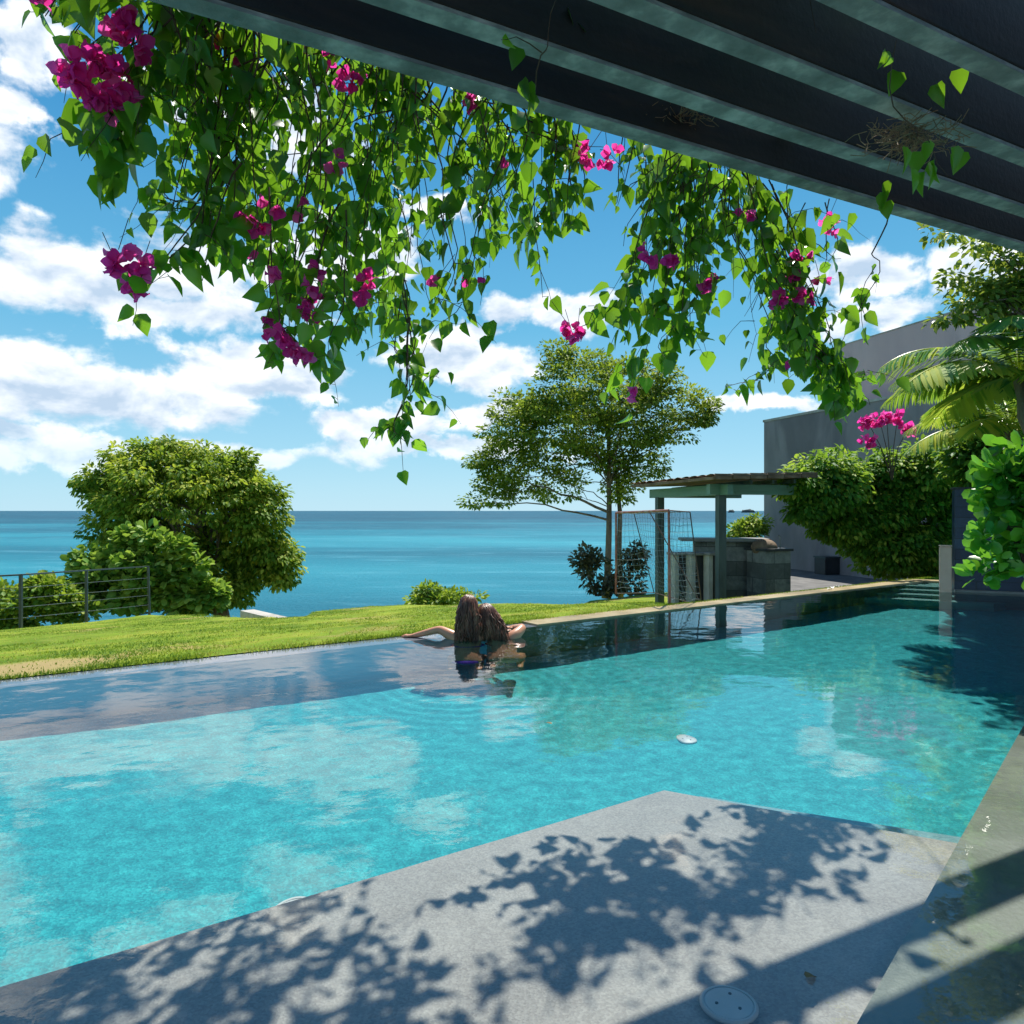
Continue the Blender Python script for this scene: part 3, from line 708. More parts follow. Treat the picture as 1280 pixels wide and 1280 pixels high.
# ------------------------------------------------------------------ pavilion
hd = Vector((-.293, 1, 0)).normalized(); hp = Vector((hd.y, -hd.x, 0))     # hd: along the house wall, away;  hp: to the right
pv2 = Vector(((901 - 640) / F * 13, 13, 0)); pv1 = pv2 + hd * 2.28
e = empty('pavilion', (pv2.x, pv2.y, -.95), 'open timber pavilion with tiled roof sheltering the stone bar beside the pool', 'pavilion')
for q, w in ((pv2, .145), (pv1, .145)):
    mb = MB(); mb.box((q.x, q.y, (1.42 - .95) / 2), (w, w, 2.37), hp, .008); mb.build('post', M['post'], e)
pv3 = pv2 + hp * 1.9; pv4 = pv1 + hp * 1.9
mb = MB(); mb.bar(pv2 + Vector((0, 0, 1.51)) - hd * .3, pv1 + Vector((0, 0, 1.50)) + hd * .35, .11, .18); mb.build('side_beam', M['lintel'], e)
mb = MB(); mb.bar(pv2 + Vector((0, 0, 1.52)) - hp * .25, pv3 + Vector((0, 0, 1.52)), .12, .18); mb.build('front_beam', M['lintel'], e)
mb = MB(); mb.bar(pv1 + Vector((0, 0, 1.50)), pv4 + Vector((0, 0, 1.50)), .12, .18); mb.build('back_beam', M['lintel'], e)
mb = MB()
for k in range(1, 4):
    q = pv2 + hp * k * .45 - hd * .25 + Vector((0, 0, 1.635 + .012 * k)); mb.bar(q, q + hd * 2.8 + Vector((0, 0, -.05)), .05, .07)
mb.build('rafter', M['post'], e)
def roofp(u, v, dz=0):   # u right, v away
    q = pv2 + hp * u + hd * v; return Vector((q.x, q.y, 1.68 + .03 * u - .012 * v + dz))
mb = MB(); mb.grid([[roofp(u, v, .02) for v in (-.45, 2.75)] for u in (-.42, 1.55)]); 
b_ = [roofp(-.42, -.45), roofp(1.55, -.45), roofp(1.55, 2.75), roofp(-.42, 2.75)]
mb = MB()
v8 = [q + Vector((0, 0, .0)) for q in b_] + [q + Vector((0, 0, .05)) for q in b_]
mb.v += [tuple(q) for q in v8]; mb.f += [(3, 2, 1, 0), (4, 5, 6, 7), (0, 1, 5, 4), (1, 2, 6, 5), (2, 3, 7, 6), (3, 0, 4, 7)]
mb.build('roof_deck', M['tile'], e)
mb = MB()
k = 0; u = -.46
while u < 1.5:
    # rows of half-round tiles running down to the left
    v = -.48 + 0.0
    for j in range(12):
        vv = -.50 + j * .28
        rows = []
        for a in range(7):
            an = math.pi * a / 6; rows.append([roofp(u + .02 + uu, vv + .125 - .125 * math.cos(an), .045 + .026 * math.sin(an) + lift + random.uniform(-.004, .004)) for uu, lift in ((0, .028), (.36, 0))])
        mb.grid(rows)
    u += .33
mb.build('roof_tile', M['tile'], e)
mb = MB()
for j in range(6):   # tile ends hanging over the front edge
    uu = -.42 + j * .345; mb.box(roofp(uu + .17, -.475, .045), (.335, .03, .10), hp, .006)
mb.build('fascia', M['tile'], e)

# ------------------------------------------------------------------ bar, stools, grill
bc = AT(905, 690, 14.4)
e = empty('bar_counter', (bc.x, bc.y, -.95), 'long stone clad bar counter with overhanging grey slab under the pavilion', 'bar counter')
p0 = AT(851, 674, 14.4); p1 = AT(957, 677, 14.2); zt = p0.z
d = (p1 - p0); d.z = 0; L = d.length; c = (p0 + p1) / 2
mb = MB(); mb.box((c.x, c.y, zt), (L + .05, .62, .055), d, .008); mb.build('countertop', M['counter'], e)
mb = MB(); mb.box((c.x + .12, c.y + .08, (zt - .05 - .95) / 2), (L - .3, .36, zt - .05 + .95), d); mb.build('base', M['stone'], e)
for i, (x0, x1, txt) in enumerate(((839, 857, 'leftmost block stool at the bar, nearest the goal'), (859, 878, 'middle block stool of the three at the bar'), (881, 899, 'rightmost block stool, partly behind the front pavilion post'))):
    Yd = 13.7 - .1 * i; q0 = AT(x0, 692, Yd); q1 = AT(x1, 692, Yd); w = (q1 - q0).length; cc = (q0 + q1) / 2
    e = empty('block_stool', (cc.x, cc.y, -.95), 'tall grey concrete ' + txt, 'stool', 'block stools at the bar')
    mb = MB(); mb.box((cc.x, cc.y, q0.z), (w + .05, w + .06, .05), (1, .35), .008); mb.build('seat', M['counter'], e)
    mb = MB(); mb.box((cc.x - w * .36, cc.y, (q0.z - .975) / 2), (w * .32, w, q0.z + .925), (1, .35), .006); mb.build('lit_side', M['concrete'], e)  # pale slab paints the sunlit left face of the block
    mb = MB(); mb.box((cc.x + w * .14, cc.y + .02, (q0.z - .975) / 2), (w * .64, w * .86, q0.z + .925), (1, .35), .006); mb.build('shaded_body', M['black'], e)  # black body paints the shaded front of the same block
q0 = AT(943, 688, 13.8); q1 = AT(978, 688, 13.8); w = (q1 - q0).length; cc = (q0 + q1) / 2
e = empty('stone_grill', (cc.x, cc.y, -.95), 'dark stone grill block with domed hood and tap against the house wall', 'grill')
mb = MB(); mb.box((cc.x, cc.y, (q0.z - .95) / 2), (w, .6, q0.z + .95), hp); mb.build('base', M['stone'], e)
mb = MB(); mb.box((cc.x, cc.y, q0.z + .022), (w + .08, .68, .045), hp, .006); mb.build('slab', M['black'], e)
mb = MB(); mb.blob((cc.x - .08, cc.y, q0.z + .05), (.24, .24, .17), 18, 10); mb.build('hood', M['tile'], e, True)
mb = MB(); mb.tube([(cc.x + .22, cc.y, q0.z + .04), (cc.x + .22, cc.y, q0.z + .26), (cc.x + .18, cc.y, q0.z + .28)], .012, 8); mb.build('tap', M['cable'], e)

# paved terrace under the pavilion and along the house
mb = MB(); mb.prism([onA(9.0, .3), onA(sC + 14, .3), onA(sC + 14, 14), onA(24, 14), onA(17, 9), onA(12.2, 5)], -4, -.95)
tag(mb.build('terrace', surf('dark_paving', [(.05, .05, .05), (.09, .088, .085), (.14, .135, .13)], 2.5, .8, .4, 20)), kind='structure')
# ------------------------------------------------------------------ house
e = empty('house', (10.5, 22, -1.2), 'grey flat roofed stucco house with a stepped upper block behind the hedge', 'house')
def hw(px, Yref): pass
K0 = Vector(((955 - 640) / F * 28, 28, 0)); ht = H + 110 / F * 28
near = K0 - hd * 14
mb = MB(); mb.prism([K0, near, near + hp * 7, K0 + hp * 9], -3.4, ht); mb.build('lower_wall', M['stucco'], e)
mb = MB(); q = [K0, near, near + hp * 7, K0 + hp * 9]
def inset(poly, o): 
    c = sum((Vector(p) for p in poly), Vector()) / len(poly); return [c + (Vector(p) - c) * (1 + o) for p in poly]
mb.prism(inset(q, .006), ht + .002, ht + .09); mb.build('parapet_cap', M['concrete'], e)
U0 = Vector((0, 0, 0)); Yu = 25.6; U0 = Vector(((1043 - 640) / F * Yu, Yu, 0)); zu = H + 203 / F * Yu
un = U0 - hd * 10
mb = MB(); mb.prism([U0, un, un + hp * 7, U0 + hp * 8], ht - .1, zu); mb.build('upper_wall', M['stucco2'], e)
mb = MB(); mb.prism(inset([U0, un, un + hp * 7, U0 + hp * 8], .004), zu + .002, zu + .035); mb.build('parapet_cap', M['concrete'], e)
def wallpt(px): # point of the lower house wall in column px
    k = (px - 640) / F; # x = K0.x - hd.x*s ; y = K0.y - hd.y*s ; x = k*y
    s = (K0.x - k * K0.y) / (hd.x - k * hd.y); return K0 - hd * s
q = wallpt(1045)
e = empty('meter_box', (q.x, q.y, -.95), 'small black box standing at the foot of the grey house wall', 'box')
mb = MB(); mb.box((q.x - .3, q.y, -.68), (.56, .56, .54), hp, .02); mb.build('body', M['black'], e)
mb = MB(); mb.box((q.x - .3, q.y, -.385), (.6, .6, .05), hp, .008); mb.build('lid', M['metal'], e)

# blue tiled wall and pink pillar
w1 = G(1193, 739); w2 = G(1280, 742.5); d = (w2 - w1).normalized(); nw = Vector((-d.y, d.x, 0)); nw = nw if nw.y > 0 else -nw
e = empty('tiled_wall', w1, 'dark blue tiled water wall rising from the pool on the right', 'wall')
w3 = w1 + d * 7
mb = MB(); mb.prism([w1, w3, w3 + nw * .3, w1 + nw * .3], FLOOR, 1.45); mb.build('panel', M['slate'], e)
mb = MB(); mb.prism([w1 - d * .02 - nw * .02, w3 - nw * .02, w3 + nw * .32, w1 - d * .02 + nw * .32], 1.452, 1.48); mb.build('cap', M['black'], e)
mb = MB(); mb.prism([w1 - nw * .09, w3 - nw * .09, w3 - nw * .002, w1 - nw * .002], FLOOR, .03); mb.build('water_lip', M['counter'], e)
q = G(1187, 741); e = empty('wall_pillar', (q.x, q.y, 0), 'short pink beige pillar standing in the water at the end of the blue wall', 'pillar')
mb = MB(); mb.box((q.x, q.y + .1, (.64 + FLOOR) / 2), (.145, .145, .64 - FLOOR), d, .01); mb.build('shaft', M['pillar'], e)
mb = MB(); mb.box((q.x, q.y + .1, .651), (.155, .155, .018), d, .004); mb.build('cap', M['pillar'], e)

# ground bed right of the pool
mb = MB(); mb.prism([Rend + nR * .9 , R1 + nR * .95 - dR * 6, (30, -6), (30, 16), w3 + nw * 3, w1 + nw * .35 + d * 2], -.7, .05)
tag(mb.build('planting_bed', surf('dark_soil', [(.03, .022, .015), (.07, .05, .035)], 4, .95, .6, 30)), kind='structure')

# ------------------------------------------------------------------ hedge, clusia, palms, right tree
bush('cascading_hedge', 'large cascading light and dark green hedge spilling over in front of the grey house wall',
     [(1085, 610, 95, 52, .3), (1030, 605, 52, 42, -.6), (1120, 650, 90, 62, .2), (1150, 600, 75, 50), (1060, 650, 60, 36), (1135, 690, 70, 36), (1165, 700, 40, 34), (1000, 610, 24, 26, -.8), (1200, 610, 50, 60), (1100, 675, 40, 30), (1005, 640, 18, 16, -.8)],
     14.4, M['hedge'], 620, .26, 120, .115, OVAL, depth=.55, droop=.9, vmean=.42, cat='hedge')
def flowers(parent, P0, n, spread, size, rootname='flower_cluster'):
    n = int(n * 1.15 + .5); size *= .85
    pos = []; D = []; N_ = []; S_ = []; V_ = []
    for i in range(n):
        c = np.array(P0) + rng.normal(0, 1, 3) * spread; ax = rv(1)[0]; ax[2] -= .4; ax /= np.linalg.norm(ax)
        e1 = np.cross(ax, [0, 0, 1.0]); e1 /= np.linalg.norm(e1) + 1e-6; e2 = np.cross(ax, e1)
        for k in range(3):
            a = 2.094 * k + rng.uniform(-.3, .3); rad = e1 * math.cos(a) + e2 * math.sin(a)
            pos.append(c + rad * size * .02); D.append(rad * .8 + ax * .75 + rv(1)[0] * .12); N_.append(-rad * .7 + ax * .6); S_.append(size * rng.uniform(.85, 1.15)); V_.append(rng.uniform(.1, .95))
    return leaves(rootname, TRI, pos, D, N_, S_, V_, M['bract'], parent)
e = empty('flowering_spray', AT(1110, 600, 13.2), 'spray of bright magenta blossoms standing above the hedge against the grey house', 'flowers')
mb = MB()
for px, py in ((1084, 526), (1108, 520), (1122, 522), (1136, 534), (1083, 551), (1100, 527)):
    q = AT(px, py, 13.2); flowers(e, q, 13, .045, .12); mb.tube([AT(1115, 600, 13.4), AT(1112 + (px - 1110) * .4, 560, 13.3), q], [.012, .008, .004], 5)
mb.build('stem', M['stem'], e)
bush('round_leaved_shrub', 'bright green shrub with big round leathery leaves hanging at the right edge over the pool',
     [(1262, 610, 26, 36), (1285, 650, 36, 60), (1268, 690, 20, 24), (1226, 608, 12, 12), (1295, 600, 40, 50), (1243, 640, 16, 16), (1232, 672, 14, 10), (1240, 700, 14, 12), (1222, 722, 12, 6), (1244, 590, 14, 12), (1300, 700, 40, 50), (1278, 560, 20, 18)],
     4.6, M['clusia'], 210, .06, 6, .10, ROUND, depth=1.2, droop=-.1, vmean=.5, upn=.2)

def palm(base, top, label, n, L, az0=0, size=1.0, elr=(.05, 1.2)):
    e = empty('palm_tree', base, label, 'palm', 'palms right of the pool')
    mb = MB(); limb(mb, base, top, .10, .08, .02, 10, 10); mb.build('trunk', M['bark'], e, True)
    top = Vector(top)
    for k in range(n):
        az = az0 + k * 2.399; el = random.uniform(*elr); LL = L * random.uniform(.8, 1.1)
        h = Vector((math.cos(az), math.sin(az), 0)); pts = []; q = top.copy(); ang = el
        ns = 22
        for i in range(ns + 1):
            pts.append(q.copy()); q = q + (h * math.cos(ang) + Vector((0, 0, 1)) * math.sin(ang)) * (LL / ns); ang -= (el + .75) / ns * (0.6 + .8 * i / ns)
        P = []; D = []; N_ = []; S_ = []
        side = h.cross(Vector((0, 0, 1)))
        for i in range(3, ns * 2 + 1):
            tt = i / (ns * 2); idx = min(int(tt * ns), ns - 1); p = pts[idx].lerp(pts[idx + 1], tt * ns - idx); fw = (pts[idx + 1] - pts[idx]).normalized()
            ll = LL * .34 * math.sin(math.pi * min(1, .12 + tt * .86)) ** .7
            for sd in (-1, 1):
                d = side * sd * .85 + fw * (.55 + .5 * tt) + Vector((0, 0, -.28)) + Vector(rv(1)[0]) * .08
                P.append(p); D.append(d); N_.append(Vector((0, 0, 1)) + side * sd * -.5); S_.append(ll)
        tm = np.array([(-.02, 0, 0), (.02, 0, 0), (.055, .35, .01), (-.055, .35, .01), (.045, .75, -.09), (-.045, .75, -.09), (.004, 1, -.2), (-.004, 1, -.2)]); tq = np.array([(0, 1, 2, 3), (3, 2, 4, 5), (5, 4, 6, 7)])
        vv = random.uniform(.25, .9)
        fr = leaves('frond', (tm, tq), P, D, N_, S_, np.clip(vv + rng.normal(0, .2, len(P)), 0, 1), M['palm'], e)
        mb = MB(); mb.tube(pts, [.016 * (1 - .8 * i / ns) + .002 for i in range(ns + 1)], 5)
        st = mb.build('midrib', M['palm'], e); me = st.data
        st.parent = fr
        me.attributes.new('var', 'FLOAT', 'FACE').data.foreach_set('value', [.9] * len(me.polygons))
    return e
palm(AT(1330, 742, 8.6), AT(1275, 470, 8.6), 'large feathery palm whose top frond reaches left across the upper house wall', 21, 1.75, .4)
palm(AT(1320, 742, 10.4), AT(1262, 535, 10.4), 'lower bushy palm with yellow green fronds under the larger palm', 17, 1.6, 1.1)
bush('understory_shrub', 'dense mixed green shrubs filling behind the palms above the blue wall', [(1235, 565, 55, 50), (1275, 480, 40, 90), (1280, 620, 60, 60), (1262, 410, 26, 40)], 12.8, M['hedge'], 170, .26, 90, .13, OVAL, depth=.6, droop=.4, vmean=.4)
tree('overhanging_tree', 'leafy tree reaching in from the right beneath the pergola, above the palms', 'tree', AT(1500, 790, 8.0), AT(1400, 330, 8.0), .12,
     [(1255, 345, 50, 42), (1210, 375, 48, 22), (1185, 292, 40, 13), (1230, 310, 50, 18), (1290, 380, 40, 40), (1180, 398, 28, 12), (1330, 330, 70, 70), (1195, 350, 30, 12), (1400, 300, 90, 70)],
     8.0, M['tree_a'], 190, .14, 32, .09, OVAL, nl=28, vmean=.5, depth=.5, droop=.5)

# ------------------------------------------------------------------ pergola beams
mB = .523; dP = Vector((1, mB, 0)).normalized(); nP = Vector((-dP.y, dP.x, 0)); dzb = 1.5; ZB = H + dzb
rows_y = [127.0, 58.0, -42.0, -182.0, -400.0, -760.0]
texts = ['outermost dark pergola beam carrying the vine', 'second dark pergola beam from the sea side', 'third dark pergola beam, crossing the top of the view',
         'fourth dark pergola beam, near the upper right corner', 'fifth dark pergola beam, just showing in the upper right corner', 'dark pergola beam nearest overhead']
beamY = []
for py, tx in zip(rows_y[:5], texts):
    Y0 = dzb * F / (HZ - py); beamY.append(Y0)
    c0 = Vector((0, Y0, 0)); w = .08
    p0 = c0 - dP * 6.5 - nP * w / 2; p1 = c0 + dP * 12 - nP * w / 2
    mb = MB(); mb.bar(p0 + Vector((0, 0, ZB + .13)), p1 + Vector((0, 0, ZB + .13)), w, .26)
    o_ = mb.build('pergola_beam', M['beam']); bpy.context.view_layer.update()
    md = o_.modifiers.new('bevel', 'BEVEL'); md.width = .006; md.segments = 2
    tag(o_, tx, 'beam', 'pergola beams')
    mb = MB(); mb.bar(p0 + Vector((0, 0, ZB - .008)) + dP * .01, p1 + Vector((0, 0, ZB - .008)) - dP * .01, w - .004, .014); mb.build('bounce_light_board', M['bounce_strip'], o_)  # added pale board carrying the painted bounce light
Yb = beamY[0]

# ------------------------------------------------------------------ hanging bougainvillea
def vpt(px, py, off=.35, j=0.0):
    """point of the hanging curtain, a vertical sheet parallel to the beams and 'off' metres beyond them"""
    drop = min(1, max(0, (py - .2826 * (px - 190)) / 260)); off = off + .35 * drop * min(1, max(.3, (1000 - px) / 500))
    u = (px - 640) / F; Y = (Yb + off + j) / (1 - mB * u); return AT(px, py, Y)
def beamline(px): return .2826 * (px - 190)
envL = [(40, 40), (70, 60), (100, 120), (150, 165), (190, 170), (215, 190), (240, 250), (262, 310), (300, 330), (340, 400), (380, 440), (430, 440), (470, 430), (490, 450), (530, 400), (560, 372), (600, 322), (650, 320), (690, 300), (720, 270), (745, 200), (770, 190)]
def make_vine(label):
    return empty('bougainvillea', vpt(500, 100), label, 'vine')
class Vine:
    def __init__(s, label, at): s.e = empty('bougainvillea', at, label, 'climbing vine'); s.mb = MB(); s.P = []; s.D = []; s.N = []; s.S = []; s.V = []
    def leaf(s, p, d, size, v=None):
        s.P.append(tuple(p)); s.D.append(tuple(d)); n = rv(1)[0] * .75; n[1] -= .55; n[2] += .25; s.N.append(n); s.S.append(size); s.V.append(np.clip(rng.normal(.46, .26), 0, 1) if v is None else v)
    def strand(s, pts, r=.004, leafy=1.0, size=.088, start=0.0, twig=True, step=.045):
        # resample + wander
        pts = [Vector(p) for p in pts]; L = sum((pts[i + 1] - pts[i]).length for i in range(len(pts) - 1)); n = max(4, int(L / .06)); out = []
        ph = random.uniform(0, 9)
        for k in range(n + 1):
            tt = k / n * (len(pts) - 1); i = min(int(tt), len(pts) - 2); f = tt - i
            p0 = pts[max(i - 1, 0)]; p1 = pts[i]; p2 = pts[i + 1]; p3 = pts[min(i + 2, len(pts) - 1)]
            q = .5 * ((2 * p1) + (-p0 + p2) * f + (2 * p0 - 5 * p1 + 4 * p2 - p3) * f * f + (-p0 + 3 * p1 - 3 * p2 + p3) * f ** 3)
            w = mnoise.noise_vector(Vector((ph, k * .35, 0))) * .05; out.append(q + w)
        s.mb.tube(out, [r * (1 - .65 * k / n) for k in range(n + 1)], 4, False)
        for k in range(n):
            tt = k / n
            if tt < start: continue
            cnt = leafy * (.06 / step); m_ = int(cnt) + (random.random() < cnt - int(cnt))
            for _ in range(m_):
                p = out[k].lerp(out[k + 1], random.random()); dd = Vector(rv(1)[0]); dd.z = abs(dd.z) * .3; pe = dd.normalized() * random.uniform(.015, .05)
                q = p + pe; d = Vector((pe.x * 9, pe.y * 9, -random.uniform(.3, 1.3))) + Vector(rv(1)[0]) * .5
                s.leaf(q, d, size * random.uniform(.45, 1.2) * (1 - .25 * (tt > .93)))
                if random.random() < .3: s.mb.tube([p, q], .0012, 3, False)
            if twig and random.random() < .16:
                L2 = random.uniform(.08, .28); dd = Vector(rv(1)[0]); dd.z -= .6; dd = dd.normalized() * L2
                s.strand([out[k], out[k] + dd * .5 + Vector((0, 0, .02)), out[k] + dd + Vector((0, 0, -.05 * L2 / .2))], .0022, leafy * .95, size * .95, .2, False, step)
        return out
    def flower(s, px, py, n=3, off=.3, size=.055, spread=.018, anchor=True):
        q = vpt(px, py, off); flowers(s.e, q, n, spread * .75, size)
        if anchor: s.mb.tube([q, q + Vector((random.uniform(-.08, .08), .03, .12))], .0016, 3, False)
    def finish(s):
        s.mb.build('stem', M['stem'], s.e)
        P = np.array(s.P); n = len(P); h = rng.random(n) < .5
        for msk, tm, nm in ((h, HEART, 'foliage'), (~h, HEART2, 'foliage')):
            leaves(nm, tm, P[msk], np.array(s.D)[msk], np.array(s.N)[msk], np.array(s.S)[msk], np.array(s.V)[msk], M['vine'], s.e)

V1 = Vine('dense magenta flowered vine hanging from the outer pergola beam on the left half', vpt(400, 60))
ex = [e_[0] for e_ in envL]; ey = [e_[1] for e_ in envL]
x = 205
while x < 650:
    for rep in range(1 + (random.random() < .65)):
        x0 = x + random.uniform(-14, 14); yb = beamline(x0) - 22
        x1 = x0 + random.uniform(-58, 50); ye = np.interp(x1, ex, ey); y1 = ye - abs(random.gauss(0, .22)) * (ye - yb)
        if y1 < yb + 45: y1 = yb + 45
        j = random.uniform(-.12, .5); xm = (x0 + x1) / 2 + random.uniform(-42, 42)
        top = vpt(x0, yb, .10, j * .3); mid = vpt(xm, yb + (y1 - yb) * .45, .30, j); end = vpt(x1, y1, .36, j)
        V1.strand([top, mid, end], .0045, random.uniform(.4, .9), random.uniform(.06, .12), .03)
    x += 12
# tangle of bare runners high in the curtain
for k in range(46):
    x0 = random.uniform(210, 690); y0 = beamline(x0) + random.uniform(-10, 60); x1 = x0 + random.uniform(-110, 110); y1 = y0 + random.uniform(30, 170)
    y1 = min(y1, np.interp(x1, ex, ey) - 5)
    V1.strand([vpt(x0, y0, .15), vpt((x0 + x1) / 2 + random.uniform(-25, 25), (y0 + y1) / 2 + random.uniform(-20, 20), .3), vpt(x1, y1, .3, random.uniform(-.1, .2))], .0035, .32, .075, 0, True)
auth = [  # (points, leafiness, size)
    ([(215, -40), (150, 20), (115, 60), (110, 60)], 1.0, .10), ([(230, -50), (190, 60), (160, 130), (150, 170)], 1.0, .095), ([(100, -60), (70, -10), (60, 25)], 1.2, .10),
    ([(140, -60), (110, 0), (95, 40)], 1.3, .10), ([(200, -50), (175, 60), (185, 140)], 1.0, .09), ([(250, -40), (225, 50), (215, 120)], 1.0, .095), ([(120, 110), (115, 150), (118, 182)], 1.3, .10), ([(150, 130), (152, 160), (150, 180)], 1.3, .10),
    ([(180, -60), (150, -10), (125, 20)], 1.2, .10), ([(280, 20), (250, 120), (245, 170), (215, 260)], .9, .09), ([(300, 40), (270, 200), (240, 300), (190, 340), (165, 352)], 1.0, .08),
    ([(290, 180), (240, 250), (205, 252), (198, 248)], .9, .07), ([(300, 200), (262, 290), (250, 350)], 1.1, .09),
    ([(400, 200), (370, 330), (360, 420), (352, 436)], .8, .08), ([(420, 250), (392, 370), (390, 452)], 1.1, .085), ([(440, 260), (430, 380), (415, 450)], 1.1, .085), ([(350, 240), (340, 330), (352, 400), (372, 425)], .8, .08),
    ([(500, 330), (510, 400), (520, 460), (505, 520), (480, 545)], .95, .078), ([(505, 340), (500, 420), (520, 450), (528, 500)], .9, .075), ([(510, 400), (515, 470), (500, 535), (505, 548)], .7, .075),
    ([(640, 150), (620, 240), (590, 330), (575, 372)], .9, .08), ([(690, 130), (700, 200), (660, 300)], 1.1, .085), ([(700, 140), (715, 210), (700, 290)], 1.2, .08), ([(700, 150), (685, 230), (668, 300), (682, 372)], .7, .075),
    ([(720, 150), (725, 210), (722, 268)], 1.1, .08), ([(560, 250), (560, 330), (555, 385)], .9, .08), ([(790, 165), (775, 220), (772, 262)], .8, .06), ([(785, 160), (800, 210), (798, 258)], .8, .06)]
for pts, lf, sz in auth:
    for rep in range(2):
        j = random.uniform(-.08, .18); V1.strand([vpt(px + random.uniform(-6, 6), py + random.uniform(-6, 4), .28, j) for px, py in pts], .004, lf * .85, sz * 1.05)
FL1 = [(88, 86, 5), (118, 74, 6), (140, 84, 5), (152, 108, 6), (118, 122, 5), (140, 128, 6), (100, 92, 4), (160, 34, 5), (168, 58, 4), (150, 22, 3), (52, 4, 3), (430, 92, 5), (404, 72, 3), (292, 78, 2), (274, 34, 2),
       (583, 125, 5), (424, 203, 3), (734, 190, 4), (760, 195, 4), (724, 176, 2), (637, 207, 1), (148, 312, 3), (146, 330, 4), (174, 340, 3), (172, 357, 4), (327, 278, 4), (314, 274, 3), (343, 264, 4), (316, 322, 1), (352, 344, 3), (395, 346, 3), (386, 370, 5), (390, 396, 3),
       (336, 398, 2), (328, 410, 3), (357, 420, 4), (368, 436, 5), (376, 446, 3), (457, 348, 4), (447, 368, 4), (545, 350, 2), (590, 346, 2), (372, 262, 1), (380, 250, 1), (640, 78, 2)]
for px, py, n in FL1: V1.flower(px, py, n, .18 if n > 2 else .28, .06 if px < 200 else .05, .018 if px < 200 else .02)
# stray runner over the beams
V1.strand([vpt(664, 125, -.1), vpt(680, 95, -.45), vpt(692, 60, -.55), vpt(700, 25, -.6), vpt(712, -8, -.7)], .003, .12, .05)
for px, py in ((648, 60), (664, 118), (654, 100), (712, 12), (724, 16), (660, 105)): V1.leaf(vpt(px, py, -.4), (random.uniform(-.4, .4), 0, -1), .07)
V1.finish()

V2 = Vine('looser magenta flowered vine hanging from the pergola in front of the shade tree', vpt(900, 200))
authR = [([(830, 160), (815, 230), (790, 330), (760, 385), (742, 388)], 1.0), ([(850, 170), (845, 260), (800, 350), (775, 430)], 1.0), ([(860, 175), (850, 280), (815, 380), (795, 478)], 1.0), ([(870, 180), (860, 300), (840, 400), (830, 455)], 1.05),
         ([(880, 185), (880, 290), (862, 390), (848, 430)], 1.0), ([(850, 170), (830, 240), (815, 320), (805, 400)], 1.0), ([(890, 190), (885, 260), (878, 330), (884, 395)], .9), ([(910, 200), (925, 300), (965, 400), (960, 460), (912, 490)], .8),
         ([(920, 205), (950, 300), (985, 380), (1005, 440)], .9), ([(930, 210), (965, 290), (1000, 400), (1040, 500)], 1.0), ([(940, 215), (980, 320), (1015, 420), (1060, 515)], 1.0), ([(945, 216), (960, 300), (975, 380), (985, 440)], .9),
         ([(950, 220), (1000, 330), (1040, 430), (1085, 505)], 1.0), ([(960, 300), (1000, 420), (1030, 455), (1100, 470)], .8), ([(1000, 420), (1040, 460), (1070, 490)], 1.2), ([(870, 180), (820, 210), (800, 235), (790, 250)], .6), ([(1010, 430), (1050, 470), (1045, 512)], 1.2), ([(1000, 400), (1020, 450), (1030, 490)], 1.2),
         ([(960, 225), (1000, 290), (1040, 330)], .5), ([(1036, 250), (1038, 300), (1030, 340)], .35), ([(800, 140), (810, 200), (805, 240)], .6), ([(830, 165), (835, 230), (822, 290)], 1.0), ([(900, 200), (905, 250), (912, 300)], 1.0)]
for pts, lf in authR:
    for rep in range(2):
        j = random.uniform(-.1, .22); V2.strand([vpt(px + random.uniform(-7, 7), py + random.uniform(-6, 4), .28, j) for px, py in pts], .004, lf * .86, .10, .04)
for k in range(16):
    x0 = random.uniform(820, 1010); y0 = beamline(x0) + random.uniform(-5, 40); x1 = x0 + random.uniform(-70, 60); y1 = y0 + random.uniform(60, 170)
    V2.strand([vpt(x0, y0, .1), vpt((x0 + x1) / 2 + random.uniform(-15, 15), (y0 + y1) / 2, .3), vpt(x1, y1, .3)], .003, .25, .06)
V2.strand([vpt(1105, 215, -.1), vpt(1100, 300, .2), vpt(1092, 340, .3), (vpt(1070, 400, .3)), vpt(1045, 440, .3)], .005, .3, .085, .5)
V2.strand([vpt(1095, 330, .3), vpt(1082, 372, .3), vpt(1088, 425, .3)], .003, .8, .085)
for px, py, n in [(880, 293, 1), (808, 318, 3), (818, 322, 2), (838, 326, 3), (846, 330, 3), (883, 350, 4), (937, 270, 2), (1036, 272, 4), (1040, 287, 2), (1003, 322, 4), (993, 344, 5), (972, 376, 4), (982, 365, 3), (999, 366, 4), (1026, 352, 2), (1014, 374, 2), (793, 487, 3), (978, 450, 1), (930, 272, 1)]:
    V2.flower(px, py, n, .2, .05, .018)
for px, py in ((712, 408), (722, 416), (716, 418)): V2.flower(px, py, 4, .25, .05, .018)
V2.mb.tube([vpt(742, 388, .28), vpt(735, 405, .27), vpt(716, 412, .25)], .002, 4, False)
V2.strand([vpt(1150, 178, -.9), vpt(1130, 140, -.9), vpt(1110, 90, -1.0), vpt(1125, 60, -1.1)], .003, .12, .06)
for px, py in ((1122, 90), (1196, 88), (1172, 105), (1150, 190), (1160, 205), (1168, 200), (1128, 185), (1140, 212), (1155, 215), (1190, 185), (1202, 190), (1106, 240), (1108, 252), (1105, 228)):
    V2.leaf(vpt(px, py, -.85 if py < 225 else -.2), (random.uniform(-.4, .4), 0, -1), .085, .7)
